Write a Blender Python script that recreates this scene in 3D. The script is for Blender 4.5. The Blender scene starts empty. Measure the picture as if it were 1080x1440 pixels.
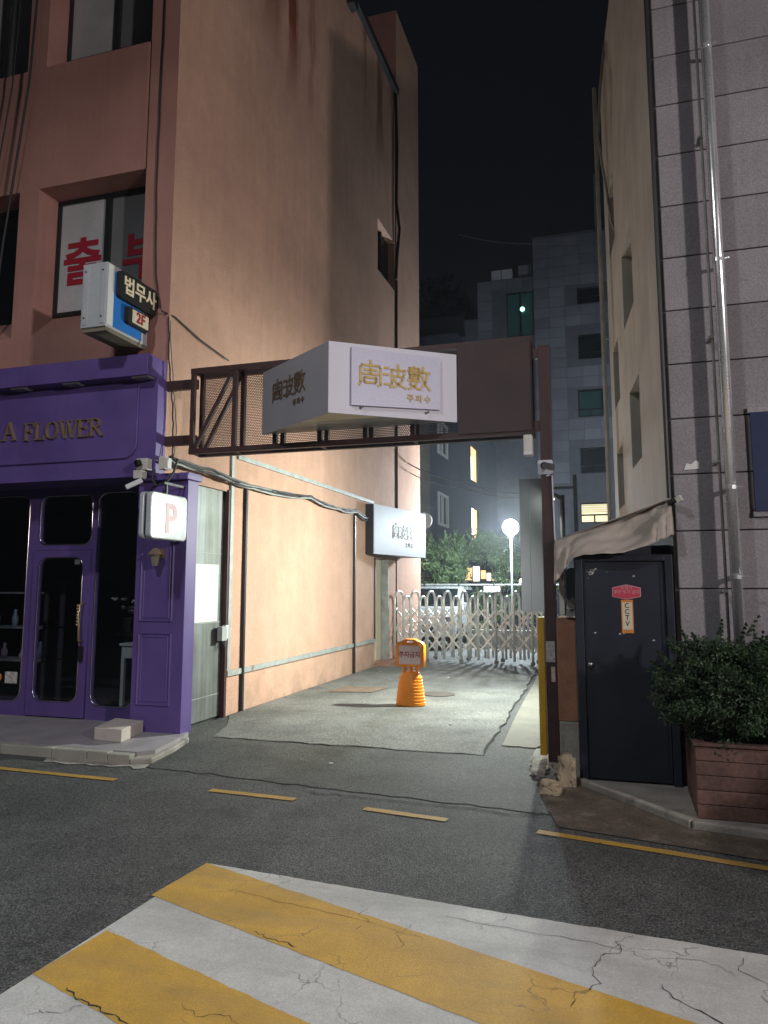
import bpy, bmesh, math, random
from mathutils import Vector, Matrix, noise
random.seed(7)
S = bpy.context.scene
S.render.engine = 'CYCLES'
COL = S.collection
PI = math.pi

# ------------------------------------------------------------------ camera
cam_d = bpy.data.cameras.new('camera'); cam = bpy.data.objects.new('camera', cam_d); COL.objects.link(cam)
yaw, pitch = math.radians(17.218), math.radians(7.007)
fw = Vector((-math.sin(yaw)*math.cos(pitch), math.cos(yaw)*math.cos(pitch), math.sin(pitch)))
rt = Vector((math.cos(yaw), math.sin(yaw), 0)); up = rt.cross(fw)
M = Matrix((rt, up, -fw)).transposed().to_4x4(); M.translation = Vector((0, 0, 1.55))
cam.matrix_world = M
cam_d.sensor_fit = 'VERTICAL'; cam_d.sensor_height = 24.0; cam_d.lens = 24.0*1043.4/1440
cam_d.shift_y = -24.6/1440; cam_d.shift_x = -2.0/1440
S.cycles.max_bounces = 7; S.cycles.diffuse_bounces = 3; S.cycles.glossy_bounces = 3; S.cycles.transmission_bounces = 4; S.cycles.transparent_max_bounces = 8
S.cycles.caustics_reflective = False; S.cycles.caustics_refractive = False
cam_d.clip_start = 0.05; cam_d.clip_end = 500
S.camera = cam

# ------------------------------------------------------------------ night sky
W = bpy.data.worlds.new('World'); S.world = W; W.use_nodes = True
wn = W.node_tree.nodes; wl = W.node_tree.links
bg = wn['Background']
sky = wn.new('ShaderNodeTexSky'); sky.sky_type = 'NISHITA'; sky.sun_disc = False
sky.sun_elevation = math.radians(-6.0); sky.sun_rotation = math.radians(200)
mixc = wn.new('ShaderNodeMixRGB'); mixc.inputs[0].default_value = 0.9
mixc.inputs[2].default_value = (0.019, 0.022, 0.030, 1)          # city sky glow over the twilight sky
wl.new(sky.outputs[0], mixc.inputs[1]); wl.new(mixc.outputs[0], bg.inputs[0])
bg.inputs[1].default_value = 0.17

# moon-weak key from the side the street lamps stand on
sun_d = bpy.data.lights.new('sun', 'SUN'); sun_d.energy = 0.02; sun_d.angle = math.radians(20); sun_d.color = (0.85, 0.9, 1.0)
sun = bpy.data.objects.new('sun', sun_d); COL.objects.link(sun)
sun.rotation_euler = Vector((-0.5, 0.55, -0.65)).to_track_quat('-Z', 'Y').to_euler()

S.view_settings.view_transform = 'Standard'; S.view_settings.look = 'None'
S.view_settings.exposure = 0.0; S.view_settings.gamma = 1.0; S.view_settings.use_curve_mapping = False

STREET_W = 1000.0      # street lamps (W)
OVERHEAD_W = 340.0
ALLEY_W = 380.0
GLOBE_W = 1300.0
HAZE = 0.0019

# ------------------------------------------------------------------ materials
def nodes_of(m):
    m.use_nodes = True
    nt = m.node_tree
    return nt, nt.nodes, nt.links, nt.nodes['Principled BSDF']

MATS = {}
def mat(name, col, rough=0.7, metal=0.0, var=0.12, vscale=3.0, fine=0.08, fscale=60.0, bump=0.0, bscale=80.0,
        streak=0.0, stain=None, spec=0.4, coat=0.0, emit=None, estr=0.0, objvar=0.0):
    """procedural surface: large blotches, fine grain, optional vertical streaks, grain relief"""
    if name in MATS: return MATS[name]
    m = bpy.data.materials.new(name); nt, N, L, P = nodes_of(m)
    P.inputs['Roughness'].default_value = rough; P.inputs['Metallic'].default_value = metal
    P.inputs['Specular IOR Level'].default_value = spec
    if coat: P.inputs['Coat Weight'].default_value = coat; P.inputs['Coat Roughness'].default_value = 0.08
    geo = N.new('ShaderNodeNewGeometry')
    n1 = N.new('ShaderNodeTexNoise'); n1.inputs['Scale'].default_value = vscale; n1.inputs['Detail'].default_value = 5
    n2 = N.new('ShaderNodeTexNoise'); n2.inputs['Scale'].default_value = fscale; n2.inputs['Detail'].default_value = 3
    L.new(geo.outputs['Position'], n1.inputs['Vector']); L.new(geo.outputs['Position'], n2.inputs['Vector'])
    def mr(src, a):
        r = N.new('ShaderNodeMapRange'); r.inputs[1].default_value = 0.25; r.inputs[2].default_value = 0.75
        r.inputs[3].default_value = 1-a; r.inputs[4].default_value = 1+a; L.new(src, r.inputs[0]); return r.outputs[0]
    def mul(a, b):
        k = N.new('ShaderNodeMath'); k.operation = 'MULTIPLY'; L.new(a, k.inputs[0]); L.new(b, k.inputs[1]); return k.outputs[0]
    f = mul(mr(n1.outputs[0], var), mr(n2.outputs[0], fine))
    if objvar:                                     # each panel or plank a slightly different shade
        oi = N.new('ShaderNodeObjectInfo'); ov = N.new('ShaderNodeMapRange'); ov.inputs[3].default_value = 1-objvar; ov.inputs[4].default_value = 1+objvar; L.new(oi.outputs['Random'], ov.inputs[0]); f = mul(f, ov.outputs[0])
    if streak:
        mp = N.new('ShaderNodeMapping'); mp.inputs['Scale'].default_value = (9, 9, 0.35); L.new(geo.outputs['Position'], mp.inputs[0])
        n3 = N.new('ShaderNodeTexNoise'); n3.inputs['Scale'].default_value = 1.6; n3.inputs['Detail'].default_value = 6
        L.new(mp.outputs[0], n3.inputs['Vector']); f = mul(f, mr(n3.outputs[0], streak))
    hsv = N.new('ShaderNodeVectorMath'); hsv.operation = 'SCALE'; hsv.inputs[0].default_value = col[:3]
    L.new(f, hsv.inputs['Scale'])
    out = hsv.outputs[0]
    if stain:
        sc, thr, scol = stain
        mp2 = N.new('ShaderNodeMapping'); mp2.inputs['Scale'].default_value = (sc, sc, sc*0.45); L.new(geo.outputs['Position'], mp2.inputs[0])
        n4 = N.new('ShaderNodeTexNoise'); n4.inputs['Detail'].default_value = 8; n4.inputs['Scale'].default_value = 1.0; n4.inputs['Roughness'].default_value = 0.65
        L.new(mp2.outputs[0], n4.inputs['Vector'])
        r = N.new('ShaderNodeMapRange'); r.inputs[1].default_value = thr; r.inputs[2].default_value = thr+0.12; L.new(n4.outputs[0], r.inputs[0])
        mx = N.new('ShaderNodeMixRGB'); mx.inputs[2].default_value = (*scol, 1); L.new(r.outputs[0], mx.inputs[0]); L.new(out, mx.inputs[1]); out = mx.outputs[0]
    L.new(out, P.inputs['Base Color'])
    rr = N.new('ShaderNodeMapRange'); rr.inputs[3].default_value = max(0, rough-0.08); rr.inputs[4].default_value = min(1, rough+0.08)
    L.new(n1.outputs[0], rr.inputs[0]); L.new(rr.outputs[0], P.inputs['Roughness'])
    if bump:
        n5 = N.new('ShaderNodeTexNoise'); n5.inputs['Scale'].default_value = bscale; n5.inputs['Detail'].default_value = 4
        L.new(geo.outputs['Position'], n5.inputs['Vector'])
        b = N.new('ShaderNodeBump'); b.inputs['Strength'].default_value = bump; b.inputs['Distance'].default_value = 0.01
        L.new(n5.outputs[0], b.inputs['Height']); L.new(b.outputs[0], P.inputs['Normal'])
    if emit:
        P.inputs['Emission Color'].default_value = (*emit, 1); P.inputs['Emission Strength'].default_value = estr
    MATS[name] = m
    return m

def asphalt(name, col, light, scale=170.0, var=0.2, wear=None):
    """asphalt: pale aggregate grains in a dark binder, patchy"""
    m = bpy.data.materials.new(name); nt, N, L, P = nodes_of(m)
    geo = N.new('ShaderNodeNewGeometry')
    v = N.new('ShaderNodeTexVoronoi'); v.inputs['Scale'].default_value = scale; L.new(geo.outputs['Position'], v.inputs['Vector'])
    ramp = N.new('ShaderNodeValToRGB'); ramp.color_ramp.elements[0].position = 0.0; ramp.color_ramp.elements[0].color = (*light, 1)
    ramp.color_ramp.elements[1].position = 0.42; ramp.color_ramp.elements[1].color = (*col, 1)
    L.new(v.outputs['Distance'], ramp.inputs[0])
    wn_ = N.new('ShaderNodeTexWhiteNoise'); L.new(v.outputs['Color'], wn_.inputs['Vector'])
    n1 = N.new('ShaderNodeTexNoise'); n1.inputs['Scale'].default_value = 0.9; n1.inputs['Detail'].default_value = 7; L.new(geo.outputs['Position'], n1.inputs['Vector'])
    mr = N.new('ShaderNodeMapRange'); mr.inputs[1].default_value = 0.3; mr.inputs[2].default_value = 0.7; mr.inputs[3].default_value = 1-var; mr.inputs[4].default_value = 1+var
    L.new(n1.outputs[0], mr.inputs[0])
    mr2 = N.new('ShaderNodeMapRange'); mr2.inputs[3].default_value = 0.4; mr2.inputs[4].default_value = 1.75; L.new(wn_.outputs[0], mr2.inputs[0])
    mm = N.new('ShaderNodeMath'); mm.operation = 'MULTIPLY'; L.new(mr.outputs[0], mm.inputs[0]); L.new(mr2.outputs[0], mm.inputs[1])
    n6 = N.new('ShaderNodeTexNoise'); n6.inputs['Scale'].default_value = 2.6; n6.inputs['Detail'].default_value = 9; n6.inputs['Roughness'].default_value = 0.7; L.new(geo.outputs['Position'], n6.inputs['Vector'])
    m6 = N.new('ShaderNodeMapRange'); m6.inputs[1].default_value = 0.50; m6.inputs[2].default_value = 0.68; m6.inputs[3].default_value = 1.0; m6.inputs[4].default_value = 0.62; L.new(n6.outputs[0], m6.inputs[0])
    m7 = N.new('ShaderNodeMath'); m7.operation = 'MULTIPLY'; L.new(mm.outputs[0], m7.inputs[0]); L.new(m6.outputs[0], m7.inputs[1]); mm = m7
    sc = N.new('ShaderNodeVectorMath'); sc.operation = 'SCALE'; L.new(ramp.outputs[0], sc.inputs[0]); L.new(mm.outputs[0], sc.inputs['Scale'])
    L.new(sc.outputs[0], P.inputs['Base Color'])
    P.inputs['Roughness'].default_value = 0.75; P.inputs['Specular IOR Level'].default_value = 0.35
    b = N.new('ShaderNodeBump'); b.inputs['Strength'].default_value = 0.7; b.inputs['Distance'].default_value = 0.004
    L.new(v.outputs['Distance'], b.inputs['Height']); L.new(b.outputs[0], P.inputs['Normal'])
    return m

def road_paint(name, col, wear_thr=0.62):
    """thermoplastic paint: grime, thin cracks, chips showing the asphalt"""
    m = bpy.data.materials.new(name); nt, N, L, P = nodes_of(m)
    geo = N.new('ShaderNodeNewGeometry')
    n1 = N.new('ShaderNodeTexNoise'); n1.inputs['Scale'].default_value = 2.2; n1.inputs['Detail'].default_value = 8; n1.inputs['Roughness'].default_value = 0.7
    L.new(geo.outputs['Position'], n1.inputs['Vector'])
    n2 = N.new('ShaderNodeTexNoise'); n2.inputs['Scale'].default_value = 130; n2.inputs['Detail'].default_value = 2; L.new(geo.outputs['Position'], n2.inputs['Vector'])
    mr = N.new('ShaderNodeMapRange'); mr.inputs[1].default_value = 0.3; mr.inputs[2].default_value = 0.7; mr.inputs[3].default_value = 0.72; mr.inputs[4].default_value = 1.1; L.new(n1.outputs[0], mr.inputs[0])
    mr2 = N.new('ShaderNodeMapRange'); mr2.inputs[1].default_value = 0.3; mr2.inputs[2].default_value = 0.7; mr2.inputs[3].default_value = 0.85; mr2.inputs[4].default_value = 1.1; L.new(n2.outputs[0], mr2.inputs[0])
    mm = N.new('ShaderNodeMath'); mm.operation = 'MULTIPLY'; L.new(mr.outputs[0], mm.inputs[0]); L.new(mr2.outputs[0], mm.inputs[1])
    sc = N.new('ShaderNodeVectorMath'); sc.operation = 'SCALE'; sc.inputs[0].default_value = col; L.new(mm.outputs[0], sc.inputs['Scale'])
    # chips
    n3 = N.new('ShaderNodeTexNoise'); n3.inputs['Scale'].default_value = 16; n3.inputs['Detail'].default_value = 10; n3.inputs['Roughness'].default_value = 0.75; L.new(geo.outputs['Position'], n3.inputs['Vector'])
    r3 = N.new('ShaderNodeMapRange'); r3.inputs[1].default_value = wear_thr; r3.inputs[2].default_value = wear_thr+0.05; L.new(n3.outputs[0], r3.inputs[0])
    mx = N.new('ShaderNodeMixRGB'); mx.inputs[2].default_value = (0.06, 0.06, 0.06, 1); L.new(r3.outputs[0], mx.inputs[0]); L.new(sc.outputs[0], mx.inputs[1])
    wob = N.new('ShaderNodeTexNoise'); wob.inputs['Scale'].default_value = 5; wob.inputs['Detail'].default_value = 6; L.new(geo.outputs['Position'], wob.inputs['Vector'])
    wa = N.new('ShaderNodeVectorMath'); wa.operation = 'MULTIPLY_ADD'; wa.inputs[1].default_value = (0.22, 0.22, 0.22); L.new(wob.outputs['Color'], wa.inputs[0]); L.new(geo.outputs['Position'], wa.inputs[2])
    vc = N.new('ShaderNodeTexVoronoi'); vc.feature = 'DISTANCE_TO_EDGE'; vc.inputs['Scale'].default_value = 2.6; L.new(wa.outputs[0], vc.inputs['Vector'])
    cr = N.new('ShaderNodeMapRange'); cr.inputs[1].default_value = 0.003; cr.inputs[2].default_value = 0.009; cr.inputs[3].default_value = 0.6; cr.inputs[4].default_value = 0.0; L.new(vc.outputs['Distance'], cr.inputs[0])
    cm = N.new('ShaderNodeMapRange'); cm.inputs[1].default_value = 0.50; cm.inputs[2].default_value = 0.60; L.new(n1.outputs[0], cm.inputs[0])
    cmul = N.new('ShaderNodeMath'); cmul.operation = 'MULTIPLY'; L.new(cr.outputs[0], cmul.inputs[0]); L.new(cm.outputs[0], cmul.inputs[1])
    mxc = N.new('ShaderNodeMixRGB'); mxc.inputs[2].default_value = (0.07, 0.065, 0.06, 1); L.new(cmul.outputs[0], mxc.inputs[0]); L.new(mx.outputs[0], mxc.inputs[1])
    mpt = N.new('ShaderNodeMapping'); mpt.inputs['Scale'].default_value = (0.5, 2.6, 1); L.new(geo.outputs['Position'], mpt.inputs[0])
    nt_ = N.new('ShaderNodeTexNoise'); nt_.inputs['Scale'].default_value = 1.4; nt_.inputs['Detail'].default_value = 8; nt_.inputs['Roughness'].default_value = 0.7; L.new(mpt.outputs[0], nt_.inputs['Vector'])
    gt = N.new('ShaderNodeMapRange'); gt.inputs[1].default_value = 0.48; gt.inputs[2].default_value = 0.75; gt.inputs[3].default_value = 0.0; gt.inputs[4].default_value = 0.38; L.new(nt_.outputs[0], gt.inputs[0])
    mxg = N.new('ShaderNodeMixRGB'); mxg.inputs[2].default_value = (0.16, 0.15, 0.13, 1); L.new(gt.outputs[0], mxg.inputs[0]); L.new(mxc.outputs[0], mxg.inputs[1])
    L.new(mxg.outputs[0], P.inputs['Base Color'])
    P.inputs['Roughness'].default_value = 0.65
    b = N.new('ShaderNodeBump'); b.inputs['Strength'].default_value = 0.35; b.inputs['Distance'].default_value = 0.004
    L.new(n2.outputs[0], b.inputs['Height']); L.new(b.outputs[0], P.inputs['Normal'])
    return m

def glass_mat(name, tint=(0.75, 0.8, 0.85), refl=0.12, rough=0.02):
    m = bpy.data.materials.new(name); nt, N, L, P = nodes_of(m); N.remove(P)
    out = N['Material Output']
    t = N.new('ShaderNodeBsdfTransparent'); t.inputs[0].default_value = (*tint, 1)
    g = N.new('ShaderNodeBsdfGlossy'); g.inputs['Roughness'].default_value = rough
    lw = N.new('ShaderNodeLayerWeight'); lw.inputs[0].default_value = 0.5
    fr = N.new('ShaderNodeMath'); fr.operation = 'POWER'; fr.inputs[1].default_value = 4.0; L.new(lw.outputs['Facing'], fr.inputs[0])
    ad = N.new('ShaderNodeMath'); ad.operation = 'ADD'; ad.use_clamp = True; ad.inputs[1].default_value = 0.03+refl*0.2; L.new(fr.outputs[0], ad.inputs[0])
    mx = N.new('ShaderNodeMixShader'); L.new(ad.outputs[0], mx.inputs[0]); L.new(t.outputs[0], mx.inputs[1]); L.new(g.outputs[0], mx.inputs[2])
    L.new(mx.outputs[0], out.inputs[0])
    return m

def mesh_screen_mat(name, col, cell=0.020, hole=0.36):
    """perforated sheet metal: round holes"""
    m = bpy.data.materials.new(name); nt, N, L, P = nodes_of(m); out = N['Material Output']
    P.inputs['Base Color'].default_value = (*col, 1); P.inputs['Roughness'].default_value = 0.6
    geo = N.new('ShaderNodeNewGeometry'); sep = N.new('ShaderNodeSeparateXYZ'); L.new(geo.outputs['Position'], sep.inputs[0])
    def math_(op, a, b=None):
        k = N.new('ShaderNodeMath'); k.operation = op
        for i, x in enumerate((a, b)):
            if x is None: continue
            if isinstance(x, (int, float)): k.inputs[i].default_value = x
            else: L.new(x, k.inputs[i])
        return k.outputs[0]
    zz = math_('DIVIDE', sep.outputs[2], cell*0.866)
    row = math_('FLOOR', zz); odd = math_('MULTIPLY', math_('MODULO', row, 2.0), 0.5)
    xx = math_('ADD', math_('DIVIDE', sep.outputs[0], cell), odd)
    fx = math_('SUBTRACT', math_('FRACT', xx), 0.5); fz = math_('SUBTRACT', math_('FRACT', zz), 0.5)
    d = math_('SQRT', math_('ADD', math_('MULTIPLY', fx, fx), math_('MULTIPLY', fz, fz)))
    h = math_('LESS_THAN', d, hole)
    t = N.new('ShaderNodeBsdfTransparent'); mx = N.new('ShaderNodeMixShader')
    L.new(h, mx.inputs[0]); L.new(P.outputs[0], mx.inputs[1]); L.new(t.outputs[0], mx.inputs[2]); L.new(mx.outputs[0], out.inputs[0])
    return m

def leaf_mat(name, c1, c2):
    m = bpy.data.materials.new(name); nt, N, L, P = nodes_of(m)
    geo = N.new('ShaderNodeNewGeometry')
    n = N.new('ShaderNodeTexNoise'); n.inputs['Scale'].default_value = 16; n.inputs['Detail'].default_value = 6; L.new(geo.outputs['Position'], n.inputs['Vector'])
    mx = N.new('ShaderNodeMixRGB'); mx.inputs[1].default_value = (*c1, 1); mx.inputs[2].default_value = (*c2, 1)
    r = N.new('ShaderNodeMapRange'); r.inputs[1].default_value = 0.3; r.inputs[2].default_value = 0.7; L.new(n.outputs[0], r.inputs[0])
    L.new(r.outputs[0], mx.inputs[0]); L.new(mx.outputs[0], P.inputs['Base Color'])
    P.inputs['Roughness'].default_value = 0.5
    tr = N.new('ShaderNodeBsdfTranslucent'); L.new(mx.outputs[0], tr.inputs[0])
    ms = N.new('ShaderNodeMixShader'); ms.inputs[0].default_value = 0.25
    L.new(P.outputs[0], ms.inputs[1]); L.new(tr.outputs[0], ms.inputs[2]); L.new(ms.outputs[0], N['Material Output'].inputs[0])
    return m

def stucco_wall(name, col):
    """old painted stucco: vertical grime, pock marks, rust runs below the gutter"""
    m = bpy.data.materials.new(name); nt, N, L, P = nodes_of(m)
    geo = N.new('ShaderNodeNewGeometry'); pos = geo.outputs['Position']
    def nz(scale, det=5, mapping=None, rg=0.55):
        n = N.new('ShaderNodeTexNoise'); n.inputs['Scale'].default_value = scale; n.inputs['Detail'].default_value = det; n.inputs['Roughness'].default_value = rg
        if mapping:
            mp = N.new('ShaderNodeMapping'); mp.inputs['Scale'].default_value = mapping; L.new(pos, mp.inputs[0]); L.new(mp.outputs[0], n.inputs['Vector'])
        else: L.new(pos, n.inputs['Vector'])
        return n.outputs[0]
    def mr(s, a, b, c, d):
        r = N.new('ShaderNodeMapRange'); r.inputs[1].default_value = a; r.inputs[2].default_value = b; r.inputs[3].default_value = c; r.inputs[4].default_value = d; L.new(s, r.inputs[0]); return r.outputs[0]
    def mul(a, b):
        k = N.new('ShaderNodeMath'); k.operation = 'MULTIPLY'; L.new(a, k.inputs[0]); L.new(b, k.inputs[1]); return k.outputs[0]
    f = mul(mul(mr(nz(0.6), 0.3, 0.7, 0.84, 1.08), mr(nz(3.2, 8, None, 0.7), 0.35, 0.7, 1.05, 0.90)), mr(nz(1.5, 7, (5, 5, 0.28), 0.6), 0.3, 0.72, 1.03, 0.93))
    f = mul(f, mr(nz(45, 4), 0.3, 0.7, 0.94, 1.06))
    sc = N.new('ShaderNodeVectorMath'); sc.operation = 'SCALE'; sc.inputs[0].default_value = col; L.new(f, sc.inputs['Scale'])
    # short vertical scratches and pocks
    pk = mr(nz(3.0, 8, (14, 14, 3.0), 0.8), 0.66, 0.72, 0, 0.75)
    mx = N.new('ShaderNodeMixRGB'); mx.inputs[2].default_value = (0.16, 0.10, 0.07, 1); L.new(pk, mx.inputs[0]); L.new(sc.outputs[0], mx.inputs[1])
    # rust runs hanging below the gutter (z about 11 to 13 m)
    sep = N.new('ShaderNodeSeparateXYZ'); L.new(pos, sep.inputs[0])
    wv = N.new('ShaderNodeMath'); wv.operation = 'MULTIPLY_ADD'; wv.inputs[1].default_value = 1.1; L.new(nz(1.0, 6, (2.5, 2.5, 0.5), 0.65), wv.inputs[0]); L.new(sep.outputs[1], wv.inputs[2])
    ru = None
    for (yc, hw_, zb_, k_) in ((9.0, 0.30, 9.2, 0.9), (9.75, 0.34, 8.9, 1.0), (10.5, 0.16, 8.6, 0.45), (13.2, 0.22, 10.9, 0.6), (14.2, 0.26, 10.3, 0.8), (15.1, 0.2, 10.7, 0.6)):
        df = N.new('ShaderNodeMath'); df.operation = 'SUBTRACT'; L.new(wv.outputs[0], df.inputs[0]); df.inputs[1].default_value = yc+0.55
        ab = N.new('ShaderNodeMath'); ab.operation = 'ABSOLUTE'; L.new(df.outputs[0], ab.inputs[0])
        one = mul(mr(ab.outputs[0], hw_*0.25, hw_, k_, 0.0), mr(sep.outputs[2], zb_, zb_+1.4, 0.0, 1.0))
        if ru is None: ru = one
        else:
            mxx = N.new('ShaderNodeMath'); mxx.operation = 'MAXIMUM'; L.new(ru, mxx.inputs[0]); L.new(one, mxx.inputs[1]); ru = mxx.outputs[0]
    mx2 = N.new('ShaderNodeMixRGB'); mx2.inputs[2].default_value = (0.20, 0.055, 0.022, 1); L.new(ru, mx2.inputs[0]); L.new(mx.outputs[0], mx2.inputs[1])
    # splash grime at the foot
    foot = mul(mr(sep.outputs[2], 0.0, 0.5, 0.55, 0.0), mr(nz(2.5, 8, None, 0.7), 0.42, 0.62, 0, 1))
    mx3 = N.new('ShaderNodeMixRGB'); mx3.inputs[2].default_value = (0.2, 0.15, 0.11, 1); L.new(foot, mx3.inputs[0]); L.new(mx2.outputs[0], mx3.inputs[1])
    L.new(mx3.outputs[0], P.inputs['Base Color']); P.inputs['Roughness'].default_value = 0.85; P.inputs['Specular IOR Level'].default_value = 0.25
    b = N.new('ShaderNodeBump'); b.inputs['Strength'].default_value = 0.5; b.inputs['Distance'].default_value = 0.012
    L.new(nz(55, 5), b.inputs['Height']); L.new(b.outputs[0], P.inputs['Normal'])
    return m

M_road = asphalt('road_asphalt', (0.062, 0.064, 0.064), (0.20, 0.205, 0.20), 120, 0.3)
M_apron = asphalt('apron_asphalt', (0.055, 0.058, 0.055), (0.21, 0.215, 0.205), 110, 0.3)
M_alley = asphalt('alley_paving', (0.135, 0.14, 0.133), (0.25, 0.255, 0.24), 120, 0.35)
M_white = road_paint('white_road_paint', (0.56, 0.56, 0.54), 0.66)
M_yellow = road_paint('yellow_road_paint', (0.60, 0.355, 0.06), 0.655)
M_lane = road_paint('worn_yellow_line_paint', (0.45, 0.27, 0.05), 0.60)
M_conc = mat('concrete', (0.30, 0.28, 0.25), 0.85, var=0.3, vscale=4, fine=0.2, fscale=90, bump=0.5, bscale=60, stain=(3.0, 0.56, (0.12, 0.11, 0.10)))
M_concpale = mat('pale_concrete', (0.31, 0.305, 0.265), 0.8, var=0.15, vscale=3, fine=0.08, bump=0.2, stain=(2.5, 0.62, (0.25, 0.24, 0.2)))
M_concbrown = mat('brown_rough_concrete', (0.095, 0.075, 0.058), 0.9, var=0.4, vscale=5, fine=0.4, fscale=60, bump=1.0, bscale=45, stain=(5, 0.56, (0.17, 0.15, 0.125)))
M_crack = mat('crack_dark', (0.03, 0.028, 0.026), 0.95)
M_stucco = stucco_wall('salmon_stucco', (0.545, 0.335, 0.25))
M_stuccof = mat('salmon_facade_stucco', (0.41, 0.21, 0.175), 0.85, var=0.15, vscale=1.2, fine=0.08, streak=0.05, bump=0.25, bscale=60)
M_trim = mat('grey_trim_metal', (0.34, 0.36, 0.35), 0.6, metal=0.2, var=0.25, vscale=6, stain=(6, 0.6, (0.2, 0.13, 0.08)))
M_darkmetal = mat('dark_metal', (0.03, 0.03, 0.032), 0.5, metal=0.3)
M_black = mat('black_plastic', (0.012, 0.012, 0.014), 0.5)
M_cable = mat('cable_black', (0.03, 0.03, 0.032), 0.6)
M_cableg = mat('cable_grey', (0.14, 0.14, 0.15), 0.6)
M_purple = mat('purple_paint', (0.112, 0.072, 0.25), 0.48, var=0.16, vscale=2.2, fine=0.05, streak=0.06, spec=0.4, bump=0.05, bscale=25, stain=(7, 0.70, (0.07, 0.055, 0.12)))
M_chrome = mat('chrome', (0.7, 0.7, 0.72), 0.18, metal=1.0, var=0.05)
M_gold = mat('gold_letters', (0.42, 0.31, 0.17), 0.32, metal=0.6, var=0.05)
M_goldp = mat('gold_print', (0.52, 0.36, 0.08), 0.45, var=0.05)
M_golda = mat('antique_gold_print', (0.26, 0.17, 0.05), 0.5, var=0.05)
M_bronze = mat('bronze_print', (0.15, 0.10, 0.06), 0.45, var=0.05)
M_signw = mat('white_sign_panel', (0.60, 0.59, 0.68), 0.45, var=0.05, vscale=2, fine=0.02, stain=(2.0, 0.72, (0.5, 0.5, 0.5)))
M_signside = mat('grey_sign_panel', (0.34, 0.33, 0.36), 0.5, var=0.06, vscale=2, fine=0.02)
M_cream = mat('cream_letters_lit_panel', (0.72, 0.62, 0.45), 0.6, var=0.08)
M_maroon = mat('maroon_steel_paint', (0.048, 0.019, 0.019), 0.55, var=0.25, vscale=6, fine=0.1, stain=(9, 0.66, (0.12, 0.06, 0.03)))
M_screen = mesh_screen_mat('perforated_screen', (0.08, 0.032, 0.03))
M_galv = mat('galvanised_sheet', (0.20, 0.215, 0.21), 0.5, metal=0.35, var=0.3, vscale=2.5, streak=0.35, fine=0.08, stain=(5, 0.63, (0.30, 0.29, 0.26)))
M_paper = mat('white_paper', (0.62, 0.64, 0.64), 0.7, var=0.03, fine=0.02)
M_film = mat('white_window_film', (0.42, 0.43, 0.44), 0.35, var=0.12, vscale=2.5)
M_filmg = mat('grey_window_film', (0.15, 0.155, 0.16), 0.3, var=0.12, vscale=2.5)
M_red = mat('red_print', (0.30, 0.012, 0.03), 0.5, var=0.05)
M_frame = mat('dark_window_frame', (0.02, 0.022, 0.024), 0.4, metal=0.3)
M_glass = glass_mat('shop_glass', (0.85, 0.88, 0.9), 0.04)
M_glassd = mat('dark_glass', (0.01, 0.012, 0.014), 0.08, spec=0.6, var=0.02)
M_navy = mat('navy_steel_paint', (0.018, 0.021, 0.034), 0.45, var=0.2, vscale=3, fine=0.05, stain=(16, 0.71, (0.11, 0.11, 0.11)))
M_awning = mat('beige_tarpaulin', (0.37, 0.325, 0.285), 0.6, var=0.12, vscale=4, stain=(5, 0.66, (0.14, 0.12, 0.10)))
M_granite = mat('mauve_granite', (0.235, 0.22, 0.24), 0.6, var=0.14, vscale=1.8, fine=0.28, fscale=75, bump=0.12, bscale=120, objvar=0.10, streak=0.06)
M_joint = mat('dark_joint', (0.17, 0.155, 0.165), 0.9)
M_beige = mat('beige_stucco', (0.40, 0.385, 0.34), 0.85, var=0.18, vscale=1.5, streak=0.12, bump=0.2)
M_steel = mat('stainless_steel', (0.85, 0.86, 0.84), 0.35, metal=0.45, var=0.06, vscale=8)
M_pipe = mat('steel_downpipe', (0.90, 0.91, 0.95), 0.27, metal=0.8, var=0.04, vscale=6)
M_wood = mat('brown_plank', (0.12, 0.066, 0.055), 0.75, var=0.4, vscale=6, fine=0.25, fscale=40, bump=0.4, bscale=40, stain=(8, 0.58, (0.055, 0.032, 0.028)), objvar=0.2)
M_orange = mat('orange_plastic', (0.80, 0.26, 0.012), 0.42, var=0.12, vscale=9, fine=0.03, stain=(9, 0.70, (0.35, 0.14, 0.02)))
M_guard = mat('yellow_guard', (0.62, 0.36, 0.02), 0.5, var=0.15, vscale=5)
M_pillar = mat('terracotta_render', (0.32, 0.15, 0.085), 0.85, var=0.28, vscale=6, fine=0.12, bump=0.4, stain=(8, 0.62, (0.18, 0.09, 0.06)))
M_rust = mat('rusty_plate', (0.17, 0.12, 0.085), 0.8, var=0.3, vscale=7, fine=0.15, bump=0.2)
M_iron = mat('cast_iron', (0.09, 0.075, 0.06), 0.7, metal=0.2, var=0.3, vscale=9, bump=0.4)
M_offwhite = mat('aged_white_plastic', (0.55, 0.54, 0.49), 0.5, var=0.12, vscale=8)
M_wdoor = mat('cream_door', (0.70, 0.62, 0.48), 0.6, var=0.06)
M_blue = mat('blue_sign', (0.02, 0.17, 0.55), 0.45, var=0.08)
M_graybld = mat('grey_stone_cladding', (0.20, 0.215, 0.25), 0.7, var=0.18, vscale=0.8, fine=0.1, fscale=20, objvar=0.14)
M_grayback = mat('grey_stone_joint', (0.13, 0.14, 0.165), 0.8, var=0.15)
M_navybld = mat('slate_render', (0.065, 0.08, 0.105), 0.8, var=0.15, vscale=0.6, streak=0.15)
M_brick = mat('grey_brick', (0.15, 0.14, 0.12), 0.85, var=0.2)
M_barkd = mat('bark', (0.05, 0.04, 0.03), 0.9, bump=0.6, bscale=30)
M_soil = mat('soil', (0.03, 0.022, 0.016), 0.95, bump=0.6)
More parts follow.
